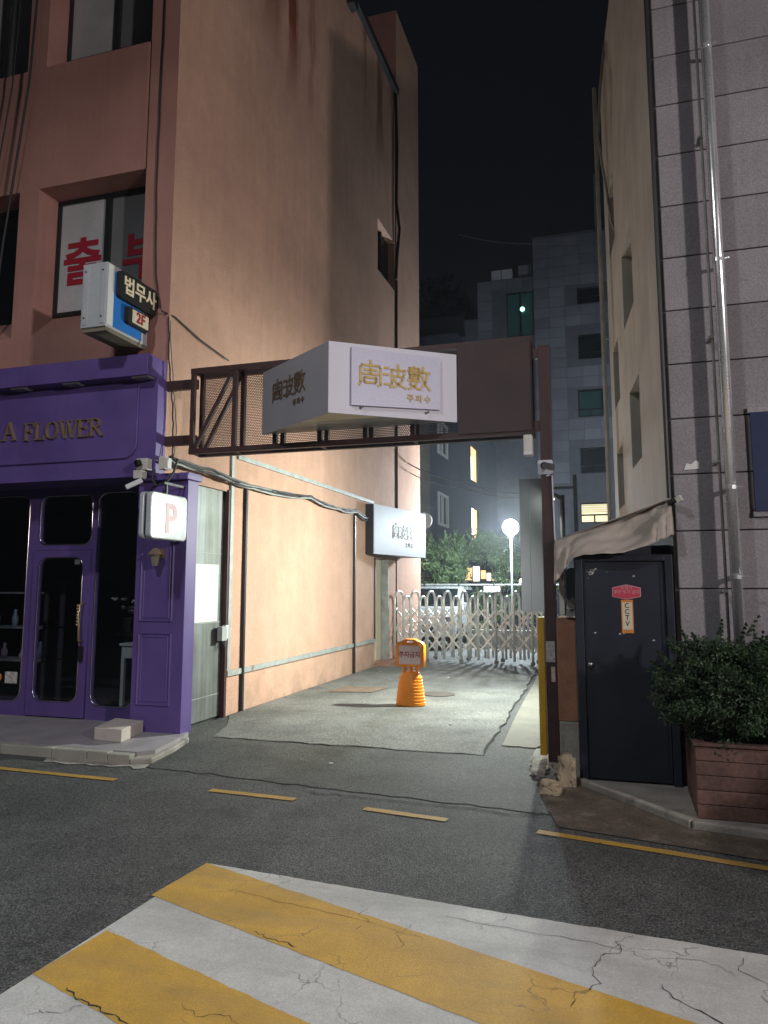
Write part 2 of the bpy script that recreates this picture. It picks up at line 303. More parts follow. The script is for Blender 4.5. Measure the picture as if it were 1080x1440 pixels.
M_silver = mat('silver_car_paint', (0.66, 0.69, 0.71), 0.25, metal=0.4, coat=0.6, var=0.03)
M_tyre = mat('tyre_rubber', (0.015, 0.015, 0.015), 0.85)
M_lampw = mat('lamp_glass', (0.9, 0.93, 1.0), 0.3, emit=(0.82, 0.92, 1.0), estr=60)
M_warm = mat('warm_lit_window', (0.8, 0.5, 0.25), 0.5, emit=(1.0, 0.62, 0.28), estr=1.6)
M_warmw = mat('bright_lit_window', (0.9, 0.8, 0.6), 0.5, emit=(1.0, 0.86, 0.66), estr=4.0)
M_blindlit = mat('lit_window_blind', (0.8, 0.75, 0.5), 0.5, emit=(0.95, 0.85, 0.52), estr=1.1)
M_greenl = mat('green_exit_light', (0.4, 0.9, 0.7), 0.5, emit=(0.45, 1.0, 0.75), estr=4.0)
M_greenw = mat('dim_green_window', (0.03, 0.06, 0.06), 0.2, emit=(0.12, 0.42, 0.40), estr=0.025)
M_pinkp = mat('faded_red_print', (0.50, 0.28, 0.31), 0.45, var=0.05)
M_pwhite = mat('milky_acrylic', (0.40, 0.43, 0.47), 0.25, var=0.06, vscale=5, coat=0.3)
M_blackp = mat('black_print', (0.01, 0.01, 0.01), 0.6)
M_crimson = mat('crimson_board', (0.50, 0.05, 0.09), 0.5, var=0.06)
M_creams = mat('cream_sticker', (0.62, 0.55, 0.42), 0.55, var=0.05)
M_orangep = mat('orange_print', (0.60, 0.22, 0.05), 0.5)
M_petal = mat('pale_petals', (0.75, 0.66, 0.66), 0.7)
M_wtable = mat('white_wood', (0.7, 0.7, 0.68), 0.5)
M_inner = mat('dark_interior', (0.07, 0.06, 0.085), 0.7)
M_acryl = glass_mat('frosted_acrylic', (0.35, 0.34, 0.33), 0.1, 0.4)
M_leaf_shrub = leaf_mat('shrub_leaves', (0.018, 0.045, 0.022), (0.06, 0.11, 0.045))
M_leaf_back = leaf_mat('garden_leaves', (0.04, 0.10, 0.035), (0.16, 0.22, 0.08))
M_leaf_dark = leaf_mat('night_tree_leaves', (0.012, 0.02, 0.014), (0.02, 0.035, 0.02))

# ------------------------------------------------------------------ builders
class MB:
    """collects shapes in world coordinates; build() makes ONE mesh object"""
    def __init__(s): s.v = []; s.f = []
    def add(s, vs, fs):
        o = len(s.v); s.v += [tuple(v) for v in vs]; s.f += [tuple(i+o for i in f) for f in fs]; return s
    def box(s, x0, x1, y0, y1, z0, z1):
        return s.add([(x0,y0,z0),(x1,y0,z0),(x1,y1,z0),(x0,y1,z0),(x0,y0,z1),(x1,y0,z1),(x1,y1,z1),(x0,y1,z1)],
                     [(0,3,2,1),(4,5,6,7),(0,1,5,4),(1,2,6,5),(2,3,7,6),(3,0,4,7)])
    def bar(s, a, b, w, h=None, upv=(0,0,1)):
        a = Vector(a); b = Vector(b); h = h or w; d = (b-a).normalized(); u = Vector(upv)
        if abs(d.dot(u)) > 0.99: u = Vector((0,1,0))
        r = d.cross(u).normalized(); u = r.cross(d)
        vs = []
        for p in (a, b):
            for (i, j) in ((-1,-1),(1,-1),(1,1),(-1,1)): vs.append(p + r*(i*w/2) + u*(j*h/2))
        return s.add(vs, [(0,3,2,1),(4,5,6,7),(0,1,5,4),(1,2,6,5),(2,3,7,6),(3,0,4,7)])
    def tube(s, pts, r, n=8, caps=True):
        pts = [Vector(p) for p in pts]; rings = []; prev = None
        for i, p in enumerate(pts):
            d = (pts[min(i+1, len(pts)-1)] - pts[max(i-1, 0)]).normalized()
            u = prev if prev is not None else (Vector((0,0,1)) if abs(d.z) < 0.9 else Vector((1,0,0)))
            u = (u - d*u.dot(d)).normalized(); prev = u; w = d.cross(u)
            rr = r[i] if isinstance(r, (list, tuple)) else r
            rings.append([p + (u*math.cos(2*PI*k/n) + w*math.sin(2*PI*k/n))*rr for k in range(n)])
        vs = [v for ring in rings for v in ring]; fs = []
        for i in range(len(rings)-1):
            for k in range(n):
                a = i*n+k; b = i*n+(k+1) % n; fs.append((a, b, b+n, a+n))
        if caps: fs.append(tuple(range(n-1, -1, -1))); fs.append(tuple((len(rings)-1)*n+k for k in range(n)))
        return s.add(vs, fs)
    def lathe(s, c, prof, n=24, sx=1, sy=1, cap=True):
        vs = []; fs = []
        for (r, z) in prof:
            for k in range(n): vs.append((c[0]+r*sx*math.cos(2*PI*k/n), c[1]+r*sy*math.sin(2*PI*k/n), c[2]+z))
        for i in range(len(prof)-1):
            for k in range(n):
                a = i*n+k; b = i*n+(k+1) % n; fs.append((a, b, b+n, a+n))
        if cap: fs.append(tuple(range(n-1, -1, -1))); fs.append(tuple((len(prof)-1)*n+k for k in range(n)))
        return s.add(vs, fs)
    def sphere(s, c, r, n=16, m=10, sc=(1,1,1)):
        prof = [(r*math.sin(PI*i/m)*1.0, -r*math.cos(PI*i/m)) for i in range(m+1)]
        prof = [(max(p, 1e-4), z*sc[2]) for p, z in prof]
        return s.lathe(c, prof, n, sc[0], sc[1])
    def prism(s, poly, z0, z1):
        n = len(poly); vs = [(x,y,z0) for x,y in poly] + [(x,y,z1) for x,y in poly]
        return s.add(vs, [tuple(range(n-1,-1,-1)), tuple(range(n,2*n))] + [(i,(i+1)%n,(i+1)%n+n,i+n) for i in range(n)])
    def sheet(s, poly, z): return s.add([(x,y,z) for x,y in poly], [tuple(range(len(poly)))])
    def extrude(s, pts, off):
        """closed 3-D polygon pushed by the vector off"""
        n = len(pts); off = Vector(off); vs = [Vector(p) for p in pts] + [Vector(p)+off for p in pts]
        return s.add(vs, [tuple(range(n)), tuple(range(2*n-1,n-1,-1))] + [((i+1)%n,i,i+n,(i+1)%n+n) for i in range(n)])
    def build(s, name, material, parent=None, bevel=0.0, smooth=False, seg=2, recalc=True):
        o = Vector(parent_origin(parent)) if parent else Vector((0,0,0))
        me = bpy.data.meshes.new(name); me.from_pydata([tuple(Vector(v)-o) for v in s.v], [], s.f)
        if recalc:
            bm = bmesh.new(); bm.from_mesh(me); bmesh.ops.recalc_face_normals(bm, faces=bm.faces); bm.to_mesh(me); bm.free()
        me.materials.append(material)
        ob = bpy.data.objects.new(name, me); COL.objects.link(ob)
        if parent: ob.parent = parent
        if smooth: me.polygons.foreach_set('use_smooth', [True]*len(me.polygons))
        if bevel:
            b = ob.modifiers.new('bevel', 'BEVEL'); b.width = bevel; b.segments = seg; b.limit_method = 'ANGLE'; b.angle_limit = math.radians(40)
        return ob

def parent_origin(p):
    v = Vector((0,0,0))
    while p is not None: v += p.location; p = p.parent
    return v
def tag(o, label=None, cat=None, group=None, kind=None):
    if label: o['label'] = label
    if cat: o['category'] = cat
    if group: o['group'] = group
    if kind: o['kind'] = kind
    return o
def thing(name, label, cat, loc, group=None):
    o = bpy.data.objects.new(name, None); COL.objects.link(o); o.location = loc; o.empty_display_size = 0.1
    return tag(o, label, cat, group)
def copy_tree(o, loc=None, parent=None):
    c = o.copy(); COL.objects.link(c); c.parent = parent
    if loc is not None: c.location = loc
    for ch in list(o.children): copy_tree(ch, None, c)
    return c

def rrect(u0, u1, v0, v1, r, n=6, corners=(1,1,1,1)):
    """rounded rectangle outline, counter-clockwise from lower left"""
    pts = []
    for (cx, cy, a0, on) in ((u0+r, v0+r, PI, corners[0]), (u1-r, v0+r, 1.5*PI, corners[1]), (u1-r, v1-r, 0, corners[2]), (u0+r, v1-r, 0.5*PI, corners[3])):
        if not on:
            pts.append((cx + (r if math.cos(a0+PI/4) > 0 else -r), cy + (r if math.sin(a0+PI/4) > 0 else -r))); continue
        for i in range(n+1):
            a = a0 + i*PI/2/n; pts.append((cx+r*math.cos(a), cy+r*math.sin(a)))
    return pts

def plane_with_holes(name, outer, holes, thick, material, parent, origin, right, upv):
    """flat board in a plane, cut with holes; thickness behind the face"""
    cu = bpy.data.curves.new('tmp', 'CURVE'); cu.dimensions = '2D'; cu.fill_mode = 'BOTH'; cu.extrude = thick/2
    for poly in [outer]+holes:
        sp = cu.splines.new('POLY'); sp.points.add(len(poly)-1); sp.use_cyclic_u = True
        for i, (x, y) in enumerate(poly): sp.points[i].co = (x, y, 0, 1)
    return curve_to_part(cu, name, material, parent, origin, right, upv, -thick/2)

def curve_to_part(cu, name, material, parent, origin, right, upv, zoff=0.0):
    ob = bpy.data.objects.new('tmp', cu); COL.objects.link(ob)
    dg = bpy.context.evaluated_depsgraph_get()
    me = bpy.data.meshes.new_from_object(ob.evaluated_get(dg)); me.name = name
    bpy.data.objects.remove(ob); bpy.data.curves.remove(cu)
    r = Vector(right).normalized(); u = Vector(upv).normalized(); n = r.cross(u)
    po = parent_origin(parent) if parent else Vector((0,0,0))
    mtx = Matrix((r, u, n)).transposed().to_4x4(); mtx.translation = Vector(origin) + n*zoff - po
    me.transform(mtx)
    me.materials.clear(); me.materials.append(material)
    o = bpy.data.objects.new(name, me); COL.objects.link(o)
    if parent: o.parent = parent
    return o

def text(body, name, size, material, parent, origin, right, upv, extrude=0.002, bold=0.0, width=None, squash=1.0, align='CENTER'):
    cu = bpy.data.curves.new('tmptext', 'FONT'); cu.body = body; cu.size = size; cu.extrude = extrude; cu.offset = bold
    cu.align_x = align; cu.align_y = 'CENTER'; cu.resolution_u = 3; cu.space_character = squash
    o = curve_to_part(cu, name, material, parent, origin, right, upv, extrude)
    return o

def wall(name, p0, p1, z0, z1, ops, depth, material, parent, extra_u=()):
    """wall face from p0 to p1 (outside on the right of p0->p1), rectangular openings with reveals; ops in (u0,u1,z0,z1)"""
    p0 = Vector((*p0, 0)); p1 = Vector((*p1, 0)); d = (p1-p0).normalized(); Ln = (p1-p0).length; n = Vector((d.y, -d.x, 0))
    us = sorted({0.0, Ln, *[o[0] for o in ops], *[o[1] for o in ops], *extra_u}); zs = sorted({z0, z1, *[o[2] for o in ops], *[o[3] for o in ops]})
    us = [u for u in us if 0 <= u <= Ln]; zs = [z for z in zs if z0 <= z <= z1]
    mb = MB(); P = lambda u, z, k=0.0: p0 + d*u + Vector((0,0,z)) - n*k
    for i in range(len(us)-1):
        for j in range(len(zs)-1):
            cu, cz = (us[i]+us[i+1])/2, (zs[j]+zs[j+1])/2
            if any(o[0] < cu < o[1] and o[2] < cz < o[3] for o in ops): continue
            mb.add([P(us[i],zs[j]),P(us[i+1],zs[j]),P(us[i+1],zs[j+1]),P(us[i],zs[j+1])], [(0,1,2,3)])
    for o in ops:
        k = o[4] if len(o) > 4 else depth
        a, b, c, e = o[:4]
        for q in ((a,c,b,c),(b,c,b,e),(b,e,a,e),(a,e,a,c)):
            mb.add([P(q[0],q[1]),P(q[0],q[1],k),P(q[2],q[3],k),P(q[2],q[3])], [(0,1,2,3)])
        if len(o) > 5 and o[5]:
            mb.add([P(a,c,k),P(b,c,k),P(b,e,k),P(a,e,k)], [(0,1,2,3)])
    return mb.build(name, material, parent, recalc=False)

def ring(outline, r, origin, right, upv, closed=True, n=6):
    R_ = Vector(right); U_ = Vector(upv); O_ = Vector(origin)
    pts = [O_ + R_*x + U_*y for x, y in outline]
    if closed: pts = pts + [pts[0]]
    return MB().tube(pts, r, n, caps=not closed)

XV, YV, ZV = Vector((1,0,0)), Vector((0,1,0)), Vector((0,0,1))

def jag(a, b, n, amp, rng):
    """ragged line from a to b"""
    a = Vector((*a,0)); b = Vector((*b,0)); d = (b-a); p = Vector((-d.y, d.x, 0)).normalized()
    return [((a+d*(i/n)+p*rng.uniform(-amp, amp)*(0 < i < n)).x, (a+d*(i/n)+p*rng.uniform(-amp, amp)*(0 < i < n)).y) for i in range(n+1)]

# ================================================================== GROUND
rg = random.Random(3)
road = tag(MB().sheet([(-120,-120),(120,-120),(120,160),(-120,160)], 0.0).build('road', M_road), kind='structure')
seam = jag((-4.02, 7.0), (-1.22, 6.98), 26, 0.025, rg)
side = jag((-1.22, 6.98), (-1.46, 14.2), 30, 0.03, rg)
alley = tag(MB().sheet(seam + side[1:] + [(-1.2, 19), (-8, 19), (-8, 17.5), (-4.5, 17.5), (-4.5, 8.2), (-4.2, 7.6)], 0.0085).build('alley_pavement', M_alley), kind='structure')
apron = tag(MB().sheet(jag((-3.95, 5.72), (-0.5, 5.38), 30, 0.03, rg) + [(-0.62, 6.4), (-0.7, 7.4), (-1.2, 7.6), (-4.6, 7.9), (-4.6, 7.0), (-4.1, 6.6)], 0.005).build('apron_pavement', M_apron), kind='structure')
def crack(pts, w, z, parent, rng, name='crack'):
    vs = []; n = len(pts)
    for i, (x, y) in enumerate(pts):
        a = Vector(pts[max(i-1,0)]); b = Vector(pts[min(i+1,n-1)]); d = (b-a).normalized(); p = Vector((-d.y, d.x))
        k = w*rng.uniform(0.25, 1.0)*(0.25 if i in (0, n-1) else 1)
        vs += [(x+p.x*k, y+p.y*k, z), (x-p.x*k, y-p.y*k, z)]
    mb = MB().add(vs, [(2*i, 2*i+1, 2*i+3, 2*i+2) for i in range(n-1)])
    return mb.build(name, M_crack, parent)
crack(seam, 0.012, 0.0125, alley, rg); crack(side, 0.014, 0.0125, alley, rg)
crack(jag((-2.35, 5.42), (-0.5, 5.30), 40, 0.03, rg), 0.011, 0.0075, apron, rg)
crack(jag((-1.3, 10.2), (-1.62, 10.15), 6, 0.01, rg), 0.015, 0.0125, alley, rg)
crack(jag((-1.38, 12.5), (-1.75, 12.45), 6, 0.01, rg), 0.015, 0.0125, alley, rg)
M_strip = mat('cream_concrete', (0.20, 0.195, 0.165), 0.8, var=0.2, vscale=3, fine=0.1, bump=0.25, stain=(2.5, 0.6, (0.12, 0.115, 0.10)))
strip = tag(MB().sheet(jag((-1.12, 7.45), (-0.80, 7.42), 6, 0.02, rg) + [(-0.62, 8.0), (-0.55, 13.0), (-1.38, 13.6)] + [(-1.31,12.0),(-1.26,10.5),(-1.2,9.0)], 0.014).build('concrete_strip', M_strip), kind='structure')

# road markings (children of the road)
def stripe(poly, z, m, name):
    out = []
    for i in range(len(poly)):
        a, b = poly[i], poly[(i+1) % len(poly)]; L_ = math.hypot(b[0]-a[0], b[1]-a[1]); n = max(1, int(L_/0.03))
        for k in range(n):
            t = k/n; j_ = 0 if k == 0 else 1
            key = Vector(((a[0]+(b[0]-a[0])*t)*11, (a[1]+(b[1]-a[1])*t)*11, 2.0))     # same jitter on shared edges
            out.append((a[0]+(b[0]-a[0])*t, a[1]+(b[1]-a[1])*t+j_*(0.006*noise.noise(key)+0.004*noise.noise(key*4))))
    return MB().sheet(out, z).build(name, m, road)
def lerp(a, b, t): return (a[0]+(b[0]-a[0])*t, a[1]+(b[1]-a[1])*t)
# diagonal crossing: edges as lines y = y0 + s*(x - x0); left edge x = -2.27
S1 = (3.055-3.868)/(0.215+2.156)
def yl(y0, x): return y0 + S1*(x+2.27)
XR = 3.2
lines = [3.895, 3.425, 3.035, 2.625, 2.16, 1.7, 1.25, 0.8]
stripe([(-2.25, 3.895), (-0.81, 3.765), (0.55, 3.667), (XR, 3.47), (XR, 0.5), (-2.36, 0.8)][::-1], 0.0045, M_white, 'crossing_base')
for i in range(0, len(lines)-1, 2):
    a, b = lines[i], lines[i+1]
    stripe([(-2.256, a), (-2.295, b), (XR, yl(b, XR)), (XR, yl(a, XR))], 0.0060, M_yellow, 'crossing_stripe')
# cracks through the paint
for pts, w in (([(0.02,3.70),(-0.06,3.60),(-0.03,3.52),(-0.12,3.44),(-0.16,3.33),(-0.12,3.22),(-0.2,3.12),(-0.22,3.02)], 0.006),
               ([(-0.9,3.62),(-0.6,3.60),(-0.3,3.57),(-0.12,3.55),(0.1,3.50),(0.25,3.53),(0.36,3.50),(0.4,3.42)], 0.004),
               ([(0.10,3.28),(0.17,3.18),(0.27,3.12),(0.33,3.05),(0.4,3.02)], 0.010),
               ([(0.45,3.62),(0.42,3.5),(0.5,3.4),(0.47,3.3),(0.55,3.2),(0.58,3.05)], 0.005),
               ([(-0.55,3.70),(-0.58,3.64),(-0.64,3.60),(-0.66,3.52)], 0.004),
               ([(-1.95,3.60),(-1.7,3.55),(-1.45,3.52),(-1.2,3.47),(-1.0,3.42),(-0.86,3.36)], 0.003),
               ([(-1.2,3.62),(-1.22,3.53),(-1.16,3.45),(-1.19,3.36)], 0.003),
               ([(-0.95,3.5),(-1.0,3.40),(-0.93,3.3),(-0.98,3.22)], 0.003),
               ([(-2.1,2.57),(-2.0,2.53),(-1.9,2.50),(-1.8,2.47),(-1.7,2.44)], 0.011),
               ([(-1.62,2.62),(-1.5,2.56),(-1.42,2.60),(-1.3,2.55)], 0.004),
               ([(-1.95,2.50),(-1.98,2.44),(-2.06,2.42),(-2.1,2.38)], 0.004),
               ([(-1.63,3.215),(-1.55,3.195),(-1.45,3.16),(-1.38,3.145)], 0.009),
               ([(0.7,3.55),(0.66,3.42),(0.74,3.3),(0.72,3.15),(0.8,3.0)], 0.005)):
    fine = []
    for i in range(len(pts)-1):
        for t in (0, 0.25, 0.5, 0.75):
            p = lerp(pts[i], pts[i+1], t); fine.append((p[0]+rg.uniform(-.012,.012), p[1]+rg.uniform(-.012,.012)))
    fine.append(pts[-1]); crack(fine, w*0.42, 0.0074, road, rg)
# broken and solid yellow edge line
def lane(a, b, w=0.075):
    mb = MB(); n = 14; rr = random.Random(int(a[0]*100)); vs = []
    d = Vector((b[0]-a[0], b[1]-a[1])).normalized(); p = Vector((-d.y, d.x))
    for i in range(n+1):
        c = lerp(a, b, i/n); k1 = w/2*rr.uniform(0.9, 1.08); k2 = w/2*rr.uniform(0.9, 1.08)
        vs += [(c[0]+p.x*k1, c[1]+p.y*k1, 0.0052), (c[0]-p.x*k2, c[1]-p.y*k2, 0.0052)]
    mb.add(vs, [(2*i, 2*i+1, 2*i+3, 2*i+2) for i in range(n)]); return mb.build('edge_line', M_lane, road)
lane((-9.5, 5.42), (-3.90, 5.27)); lane((-3.02, 5.23), (-2.30, 5.19)); lane((-1.745, 5.13), (-1.135, 5.05)); lane((-0.54, 4.99), (4.5, 4.0))

# shop forecourt step with kerb stones
plat = tag(MB().prism([(-14, 5.86), (-4.12, 5.86), (-4.02, 5.98), (-4.16, 6.75), (-4.5, 7.2), (-14, 7.2)], -0.02, 0.085).build('pavement', mat('forecourt_tile', (0.30, 0.28, 0.30), 0.55, var=0.2, vscale=3, fine=0.08, stain=(3, 0.6, (0.16, 0.15, 0.16)))), kind='structure')
kx = [-4.13, -4.362, -4.583, -4.965, -5.55, -6.15, -6.75, -7.4]
for i in range(len(kx)-1):
    MB().box(kx[i+1]+0.004, kx[i]-0.004, 5.765+rg.uniform(-.006,.006), 5.858, -0.02, 0.082+rg.uniform(-.006,.004)).build('kerb_stone', M_concpale, plat, bevel=0.006)
MB().prism([(-4.12,5.75),(-3.95,5.83),(-4.02,6.3),(-4.13,6.72),(-4.16,6.74),(-4.03,5.98),(-4.13,5.86)], -0.02, 0.05).build('ramp_edge', M_conc, plat, bevel=0.03, seg=3)
tag(MB().sheet(jag((-5.0, 5.76), (-3.95, 5.80), 10, 0.0, rg)+jag((-3.90, 5.66), (-4.9, 5.60), 12, 0.04, rg), 0.006).build('gutter_patch', M_conc), kind='structure')

# right-hand gutter, kerb and shed slab
gut = tag(MB().sheet([(-0.70, 6.95),(-0.78,6.6),(-0.62,6.25),(-0.58, 5.75),(-0.42, 5.12),(0.9, 4.83),(5, 4.0),(5,4.9),(0.84, 5.30),(0.43, 5.38),(-0.29, 6.22),(-0.4,6.7)], 0.0065).build('gutter', M_concbrown), kind='structure')
kb = MB()
for a, b in (((-0.33,6.24),(0.41,5.36)), ((0.41,5.36),(0.85,5.27)), ((0.85,5.27),(5,4.86))):
    kb.bar((a[0],a[1],0.02), (b[0],b[1],0.02), 0.06, 0.07)
tag(kb.build('kerb', M_conc, bevel=0.012), kind='structure')
tag(MB().prism([(-0.34,6.27),(0.42,5.42),(5,4.92),(5,6.4),(-0.34,6.4)], -0.02, 0.035).build('paving_slab', M_conc), kind='structure')

# ================================================================== SALMON BUILDING
LB = thing('office_building', 'salmon stucco office building over the purple flower shop', 'building', (-4.54, 6.72, 0))
XW = -4.54
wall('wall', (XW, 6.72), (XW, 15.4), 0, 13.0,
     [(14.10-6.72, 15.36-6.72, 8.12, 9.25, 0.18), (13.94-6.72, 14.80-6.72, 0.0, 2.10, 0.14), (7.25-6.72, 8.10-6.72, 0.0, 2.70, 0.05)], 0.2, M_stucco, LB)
# the wall() runs with the outside on the right hand; alley face looks to +x
wall('stair_tower', (XW+0.02, 15.42), (XW+0.02, 17.45), 0, 15.1, [], 0.1, M_stucco, LB)
mb = MB(); mb.add([(XW+0.02,15.42,12.9),(-8,15.42,12.9),(-8,15.42,15.1),(XW+0.02,15.42,15.1)],[(0,1,2,3)])
mb.add([(XW+0.02,17.45,0),(-10,17.45,0),(-10,17.45,15.1),(XW+0.02,17.45,15.1)],[(0,1,2,3)])
mb.add([(XW+0.02,15.42,15.1),(XW+0.02,17.45,15.1),(-8,17.45,15.1),(-8,15.42,15.1)],[(0,1,2,3)])
mb.add([(XW,6.72,13.0),(XW,15.42,13.0),(-12,15.42,13.0),(-12,6.72,13.0)],[(0,1,2,3)])
mb.build('roof', M_stuccof, LB)
FX = [(-6.39,-4.91), (-8.15,-6.67), (-9.9,-8.43)]
opsF = []
for (a, b) in FX:
    for (c, e) in ((4.42, 6.23), (7.80, 9.60), (11.1, 12.6)):
        opsF.append((a+12, b+12, c, e, 0.36))
for c, e in ((6.23, 7.80), (9.60, 11.1)): opsF.append((12-4.935, 12-4.905, c, e, 0.05, True))
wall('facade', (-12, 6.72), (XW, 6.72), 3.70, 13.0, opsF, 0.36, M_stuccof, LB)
# lower back-up wall behind the shop fascia
MB().box(-12, -4.56, 6.73, 6.80, 2.7, 3.75).build('lintel', M_stuccof, LB)
# sloping sills
for (a, b) in FX:
    for (c, t) in ((4.42, 0.33), (7.80, 0.25)):
        MB().add([(a,6.725,c),(b,6.725,c),(b,7.06,c+t),(a,7.06,c+t),(a,7.06,c),(b,7.06,c)], [(0,1,2,3),(0,3,4),(1,5,2),(0,4,5,1)]).build('window_sill', M_stuccof, LB)
# gutter under the roof edge
MB().box(XW, XW+0.10, 6.72, 15.40, 12.90, 13.06).build('gutter', M_darkmetal, LB)
MB().box(XW, XW+0.14, 12.15, 12.4, 12.62, 12.9).build('gutter_outlet', M_darkmetal, LB)
# windows of the front
def facade_window(a, b, z0, z1, films, letters=None):
    y = 7.04
    w = bpy.data.objects.new('window', None); COL.objects.link(w); w.parent = LB; w.location = Vector(((a+b)/2, y, z0)) - LB.location
    f = MB(); fr = 0.055
    f.box(a, b, y, y+0.06, z0, z0+fr).box(a, b, y, y+0.06, z1-fr, z1).box(a, a+fr, y, y+0.06, z0+fr, z1-fr).box(b-fr*0.2, b, y, y+0.06, z0+fr, z1-fr)
    mid = a+(b-a)*0.50; f.box(mid-0.035, mid+0.035, y-0.01, y+0.06, z0+fr, z1-fr)
    f.build('window_frame', M_frame, w)
    MB().box(a+fr, mid-0.035, y+0.02, y+0.03, z0+fr, z1-fr).build('pane', films[0], w)
    MB().box(mid+0.035, b-fr*0.2, y+0.035, y+0.045, z0+fr, z1-fr).build('pane', films[1], w)
    return w, mid
w2, mid = facade_window(-6.39, -4.91, 4.75, 6.23, (M_film, M_filmg))
text('출', 'red_lettering', 0.62, M_red, w2, (-6.0, 7.055, 5.38), (1,0,0), (0,0,1), 0.002, bold=0.015)
text('부', 'red_lettering', 0.62, M_red, w2, (-5.17, 7.07, 5.36), (1,0,0), (0,0,1), 0.002, bold=0.015)
facade_window(-8.15, -6.67, 4.75, 6.23, (M_glassd, M_glassd))
facade_window(-6.39, -4.91, 8.05, 9.60, (M_film, M_filmg))
facade_window(-8.15, -6.67, 8.05, 9.60, (M_film, M_filmg))
# alley side window, door, metal door
sw = MB().box(XW-0.20, XW-0.16, 14.10, 15.36, 8.12, 9.25).build('window', M_glassd, LB)
MB().box(XW-0.16, XW-0.12, 14.70, 14.76, 8.12, 9.25).build('window_frame', M_frame, sw)
dr = MB().box(XW-0.17, XW-0.13, 13.94, 14.80, 0.0, 2.10).build('door', M_wdoor, LB)
MB().box(XW-0.12, XW+0.03, 14.74, 14.80, 0.0, 2.08).build('door_frame', M_trim, dr)
MB().box(XW-0.14, XW+0.30, 13.9, 15.3, 0.0, 0.06).build('door_step', mat('tile_red', (0.33, 0.17, 0.12), 0.8), dr)
md = MB().box(XW-0.055, XW-0.045, 7.25, 8.10, 0.02, 2.70).build('metal_door', M_galv, LB)
for z in (0.28, 1.12, 1.93): MB().box(XW-0.045, XW-0.040, 7.26, 8.08, z-0.004, z+0.004).build('seam', M_trim, md)
MB().box(XW-0.04, XW+0.025, 8.08, 8.13, 0.0, 2.72).build('door_frame', M_maroon, md)
pp = MB().box(XW-0.042, XW-0.038, 7.28, 7.985, 1.13, 1.80).build('white_poster', M_paper)
tag(pp, 'blank white sheet pasted on the grey metal alley door', 'poster')
# wall trims and pipes on the alley face
for (y0, y1, z0, z1) in ((8.30, 13.80, 3.14, 3.20), (8.15, 13.96, 0.465, 0.53), (8.13, 8.20, 0.53, 3.20)):
    MB().box(XW, XW+0.03, y0, y1, z0, z1).build('wall_trim', M_trim, LB)
MB().box(XW, XW+0.02, 13.90, 13.94, 0.53, 2.1).build('wall_trim', M_darkmetal, LB)
for y, z1 in ((8.52, 2.86), (12.68, 2.86)):
    MB().box(XW, XW+0.045, y-0.022, y+0.022, 0.01, z1).build('wall_pipe', M_darkmetal, LB)
MB().tube([(XW+0.03,15.36,12.95),(XW+0.06,15.36,11.5),(XW+0.05,15.33,10.2),(XW+0.1,15.40,9.6),(XW+0.05,15.36,8.9),(XW+0.04,15.32,8.4)], 0.035, 8).build('downpipe', M_black, LB)
MB().tube([(XW+0.03,15.42,8.4),(XW+0.03,15.40,6.0),(XW+0.03,15.40,3.2)], 0.022, 6).build('downpipe', M_cable, LB)

# ================================================================== FLOWER SHOP FRONT
SH = thing('flower_shop', 'purple panelled flower shop front with canopy and glass doors', 'shop front', (-6.5, 6.6, 0))
MB().box(-12, -4.545, 6.38, 6.715, 3.715, 3.94).build('canopy', M_purple, SH, bevel=0.004)
cl = []
for x in (-6.22, -5.53, -4.66, -6.95, -7.7):
    f = MB().box(x-0.10, x+0.10, 6.41, 6.53, 3.700, 3.714).build('canopy_light', mat('pale_metal', (0.35,0.34,0.36), 0.4, metal=0.4), SH)
    MB().box(x-0.08, x+0.08, 6.425, 6.515, 3.694, 3.699).build('light_cover', mat('dull_glass', (0.16,0.15,0.18), 0.3), f)
fas = MB().box(-12, -4.53, 6.55, 6.715, 2.68, 3.714).build('fascia', M_purple, SH)
plane_with_holes('fascia_panel', rrect(-12, -4.76, 2.885, 3.66, 0.16, 8, (0,1,0,0)), [], 0.016, M_purple, fas, (0, 6.532, 0), XV, ZV)
ring([(-12,2.885)]+[p for p in rrect(-12, -4.76, 2.885, 3.66, 0.16, 8, (0,1,0,0))][1:-1], 0.012, (0,6.538,0), XV, ZV, closed=False).build('moulding', M_purple, fas, smooth=True)
# soffit, recess back wall
MB().box(-12, -4.80, 6.716, 7.06, 2.68, 2.72).build('soffit', M_purple, SH)
O_ = (0, 7.06, 0)
holes = [rrect(-6.40,-5.68,2.02,2.585,0.10), rrect(-5.60,-5.05,0.24,2.60,0.12), rrect(-8.3,-6.56,0.25,2.60,0.12), rrect(-10.2,-8.45,0.25,2.60,0.12)]
plane_with_holes('shop_wall', [(-12,0.085),(-6.46,0.085),(-6.46,1.955),(-5.66,1.955),(-5.66,0.085),(-4.80,0.085),(-4.80,2.68),(-12,2.68)], holes, 0.05, M_purple, SH, O_, XV, ZV)
for i, (h, g) in enumerate(((rrect(-6.40,-5.68,2.02,2.585,0.10),1), (rrect(-5.60,-5.05,0.24,2.60,0.12),1), (rrect(-8.3,-6.56,0.25,2.60,0.12),1), (rrect(-10.2,-8.45,0.25,2.60,0.12),1))):
    us = [p[0] for p in h]; vs = [p[1] for p in h]
    gp = MB().box(min(us)-0.02, max(us)+0.02, 7.085, 7.091, min(vs)-0.02, max(vs)+0.02).build('shop_window', M_glass, SH)
    ring(h, 0.008, (0,7.056,0), XV, ZV).build('window_frame', M_chrome, gp, smooth=True)
dh = rrect(-6.365,-5.765,0.27,1.87,0.11)
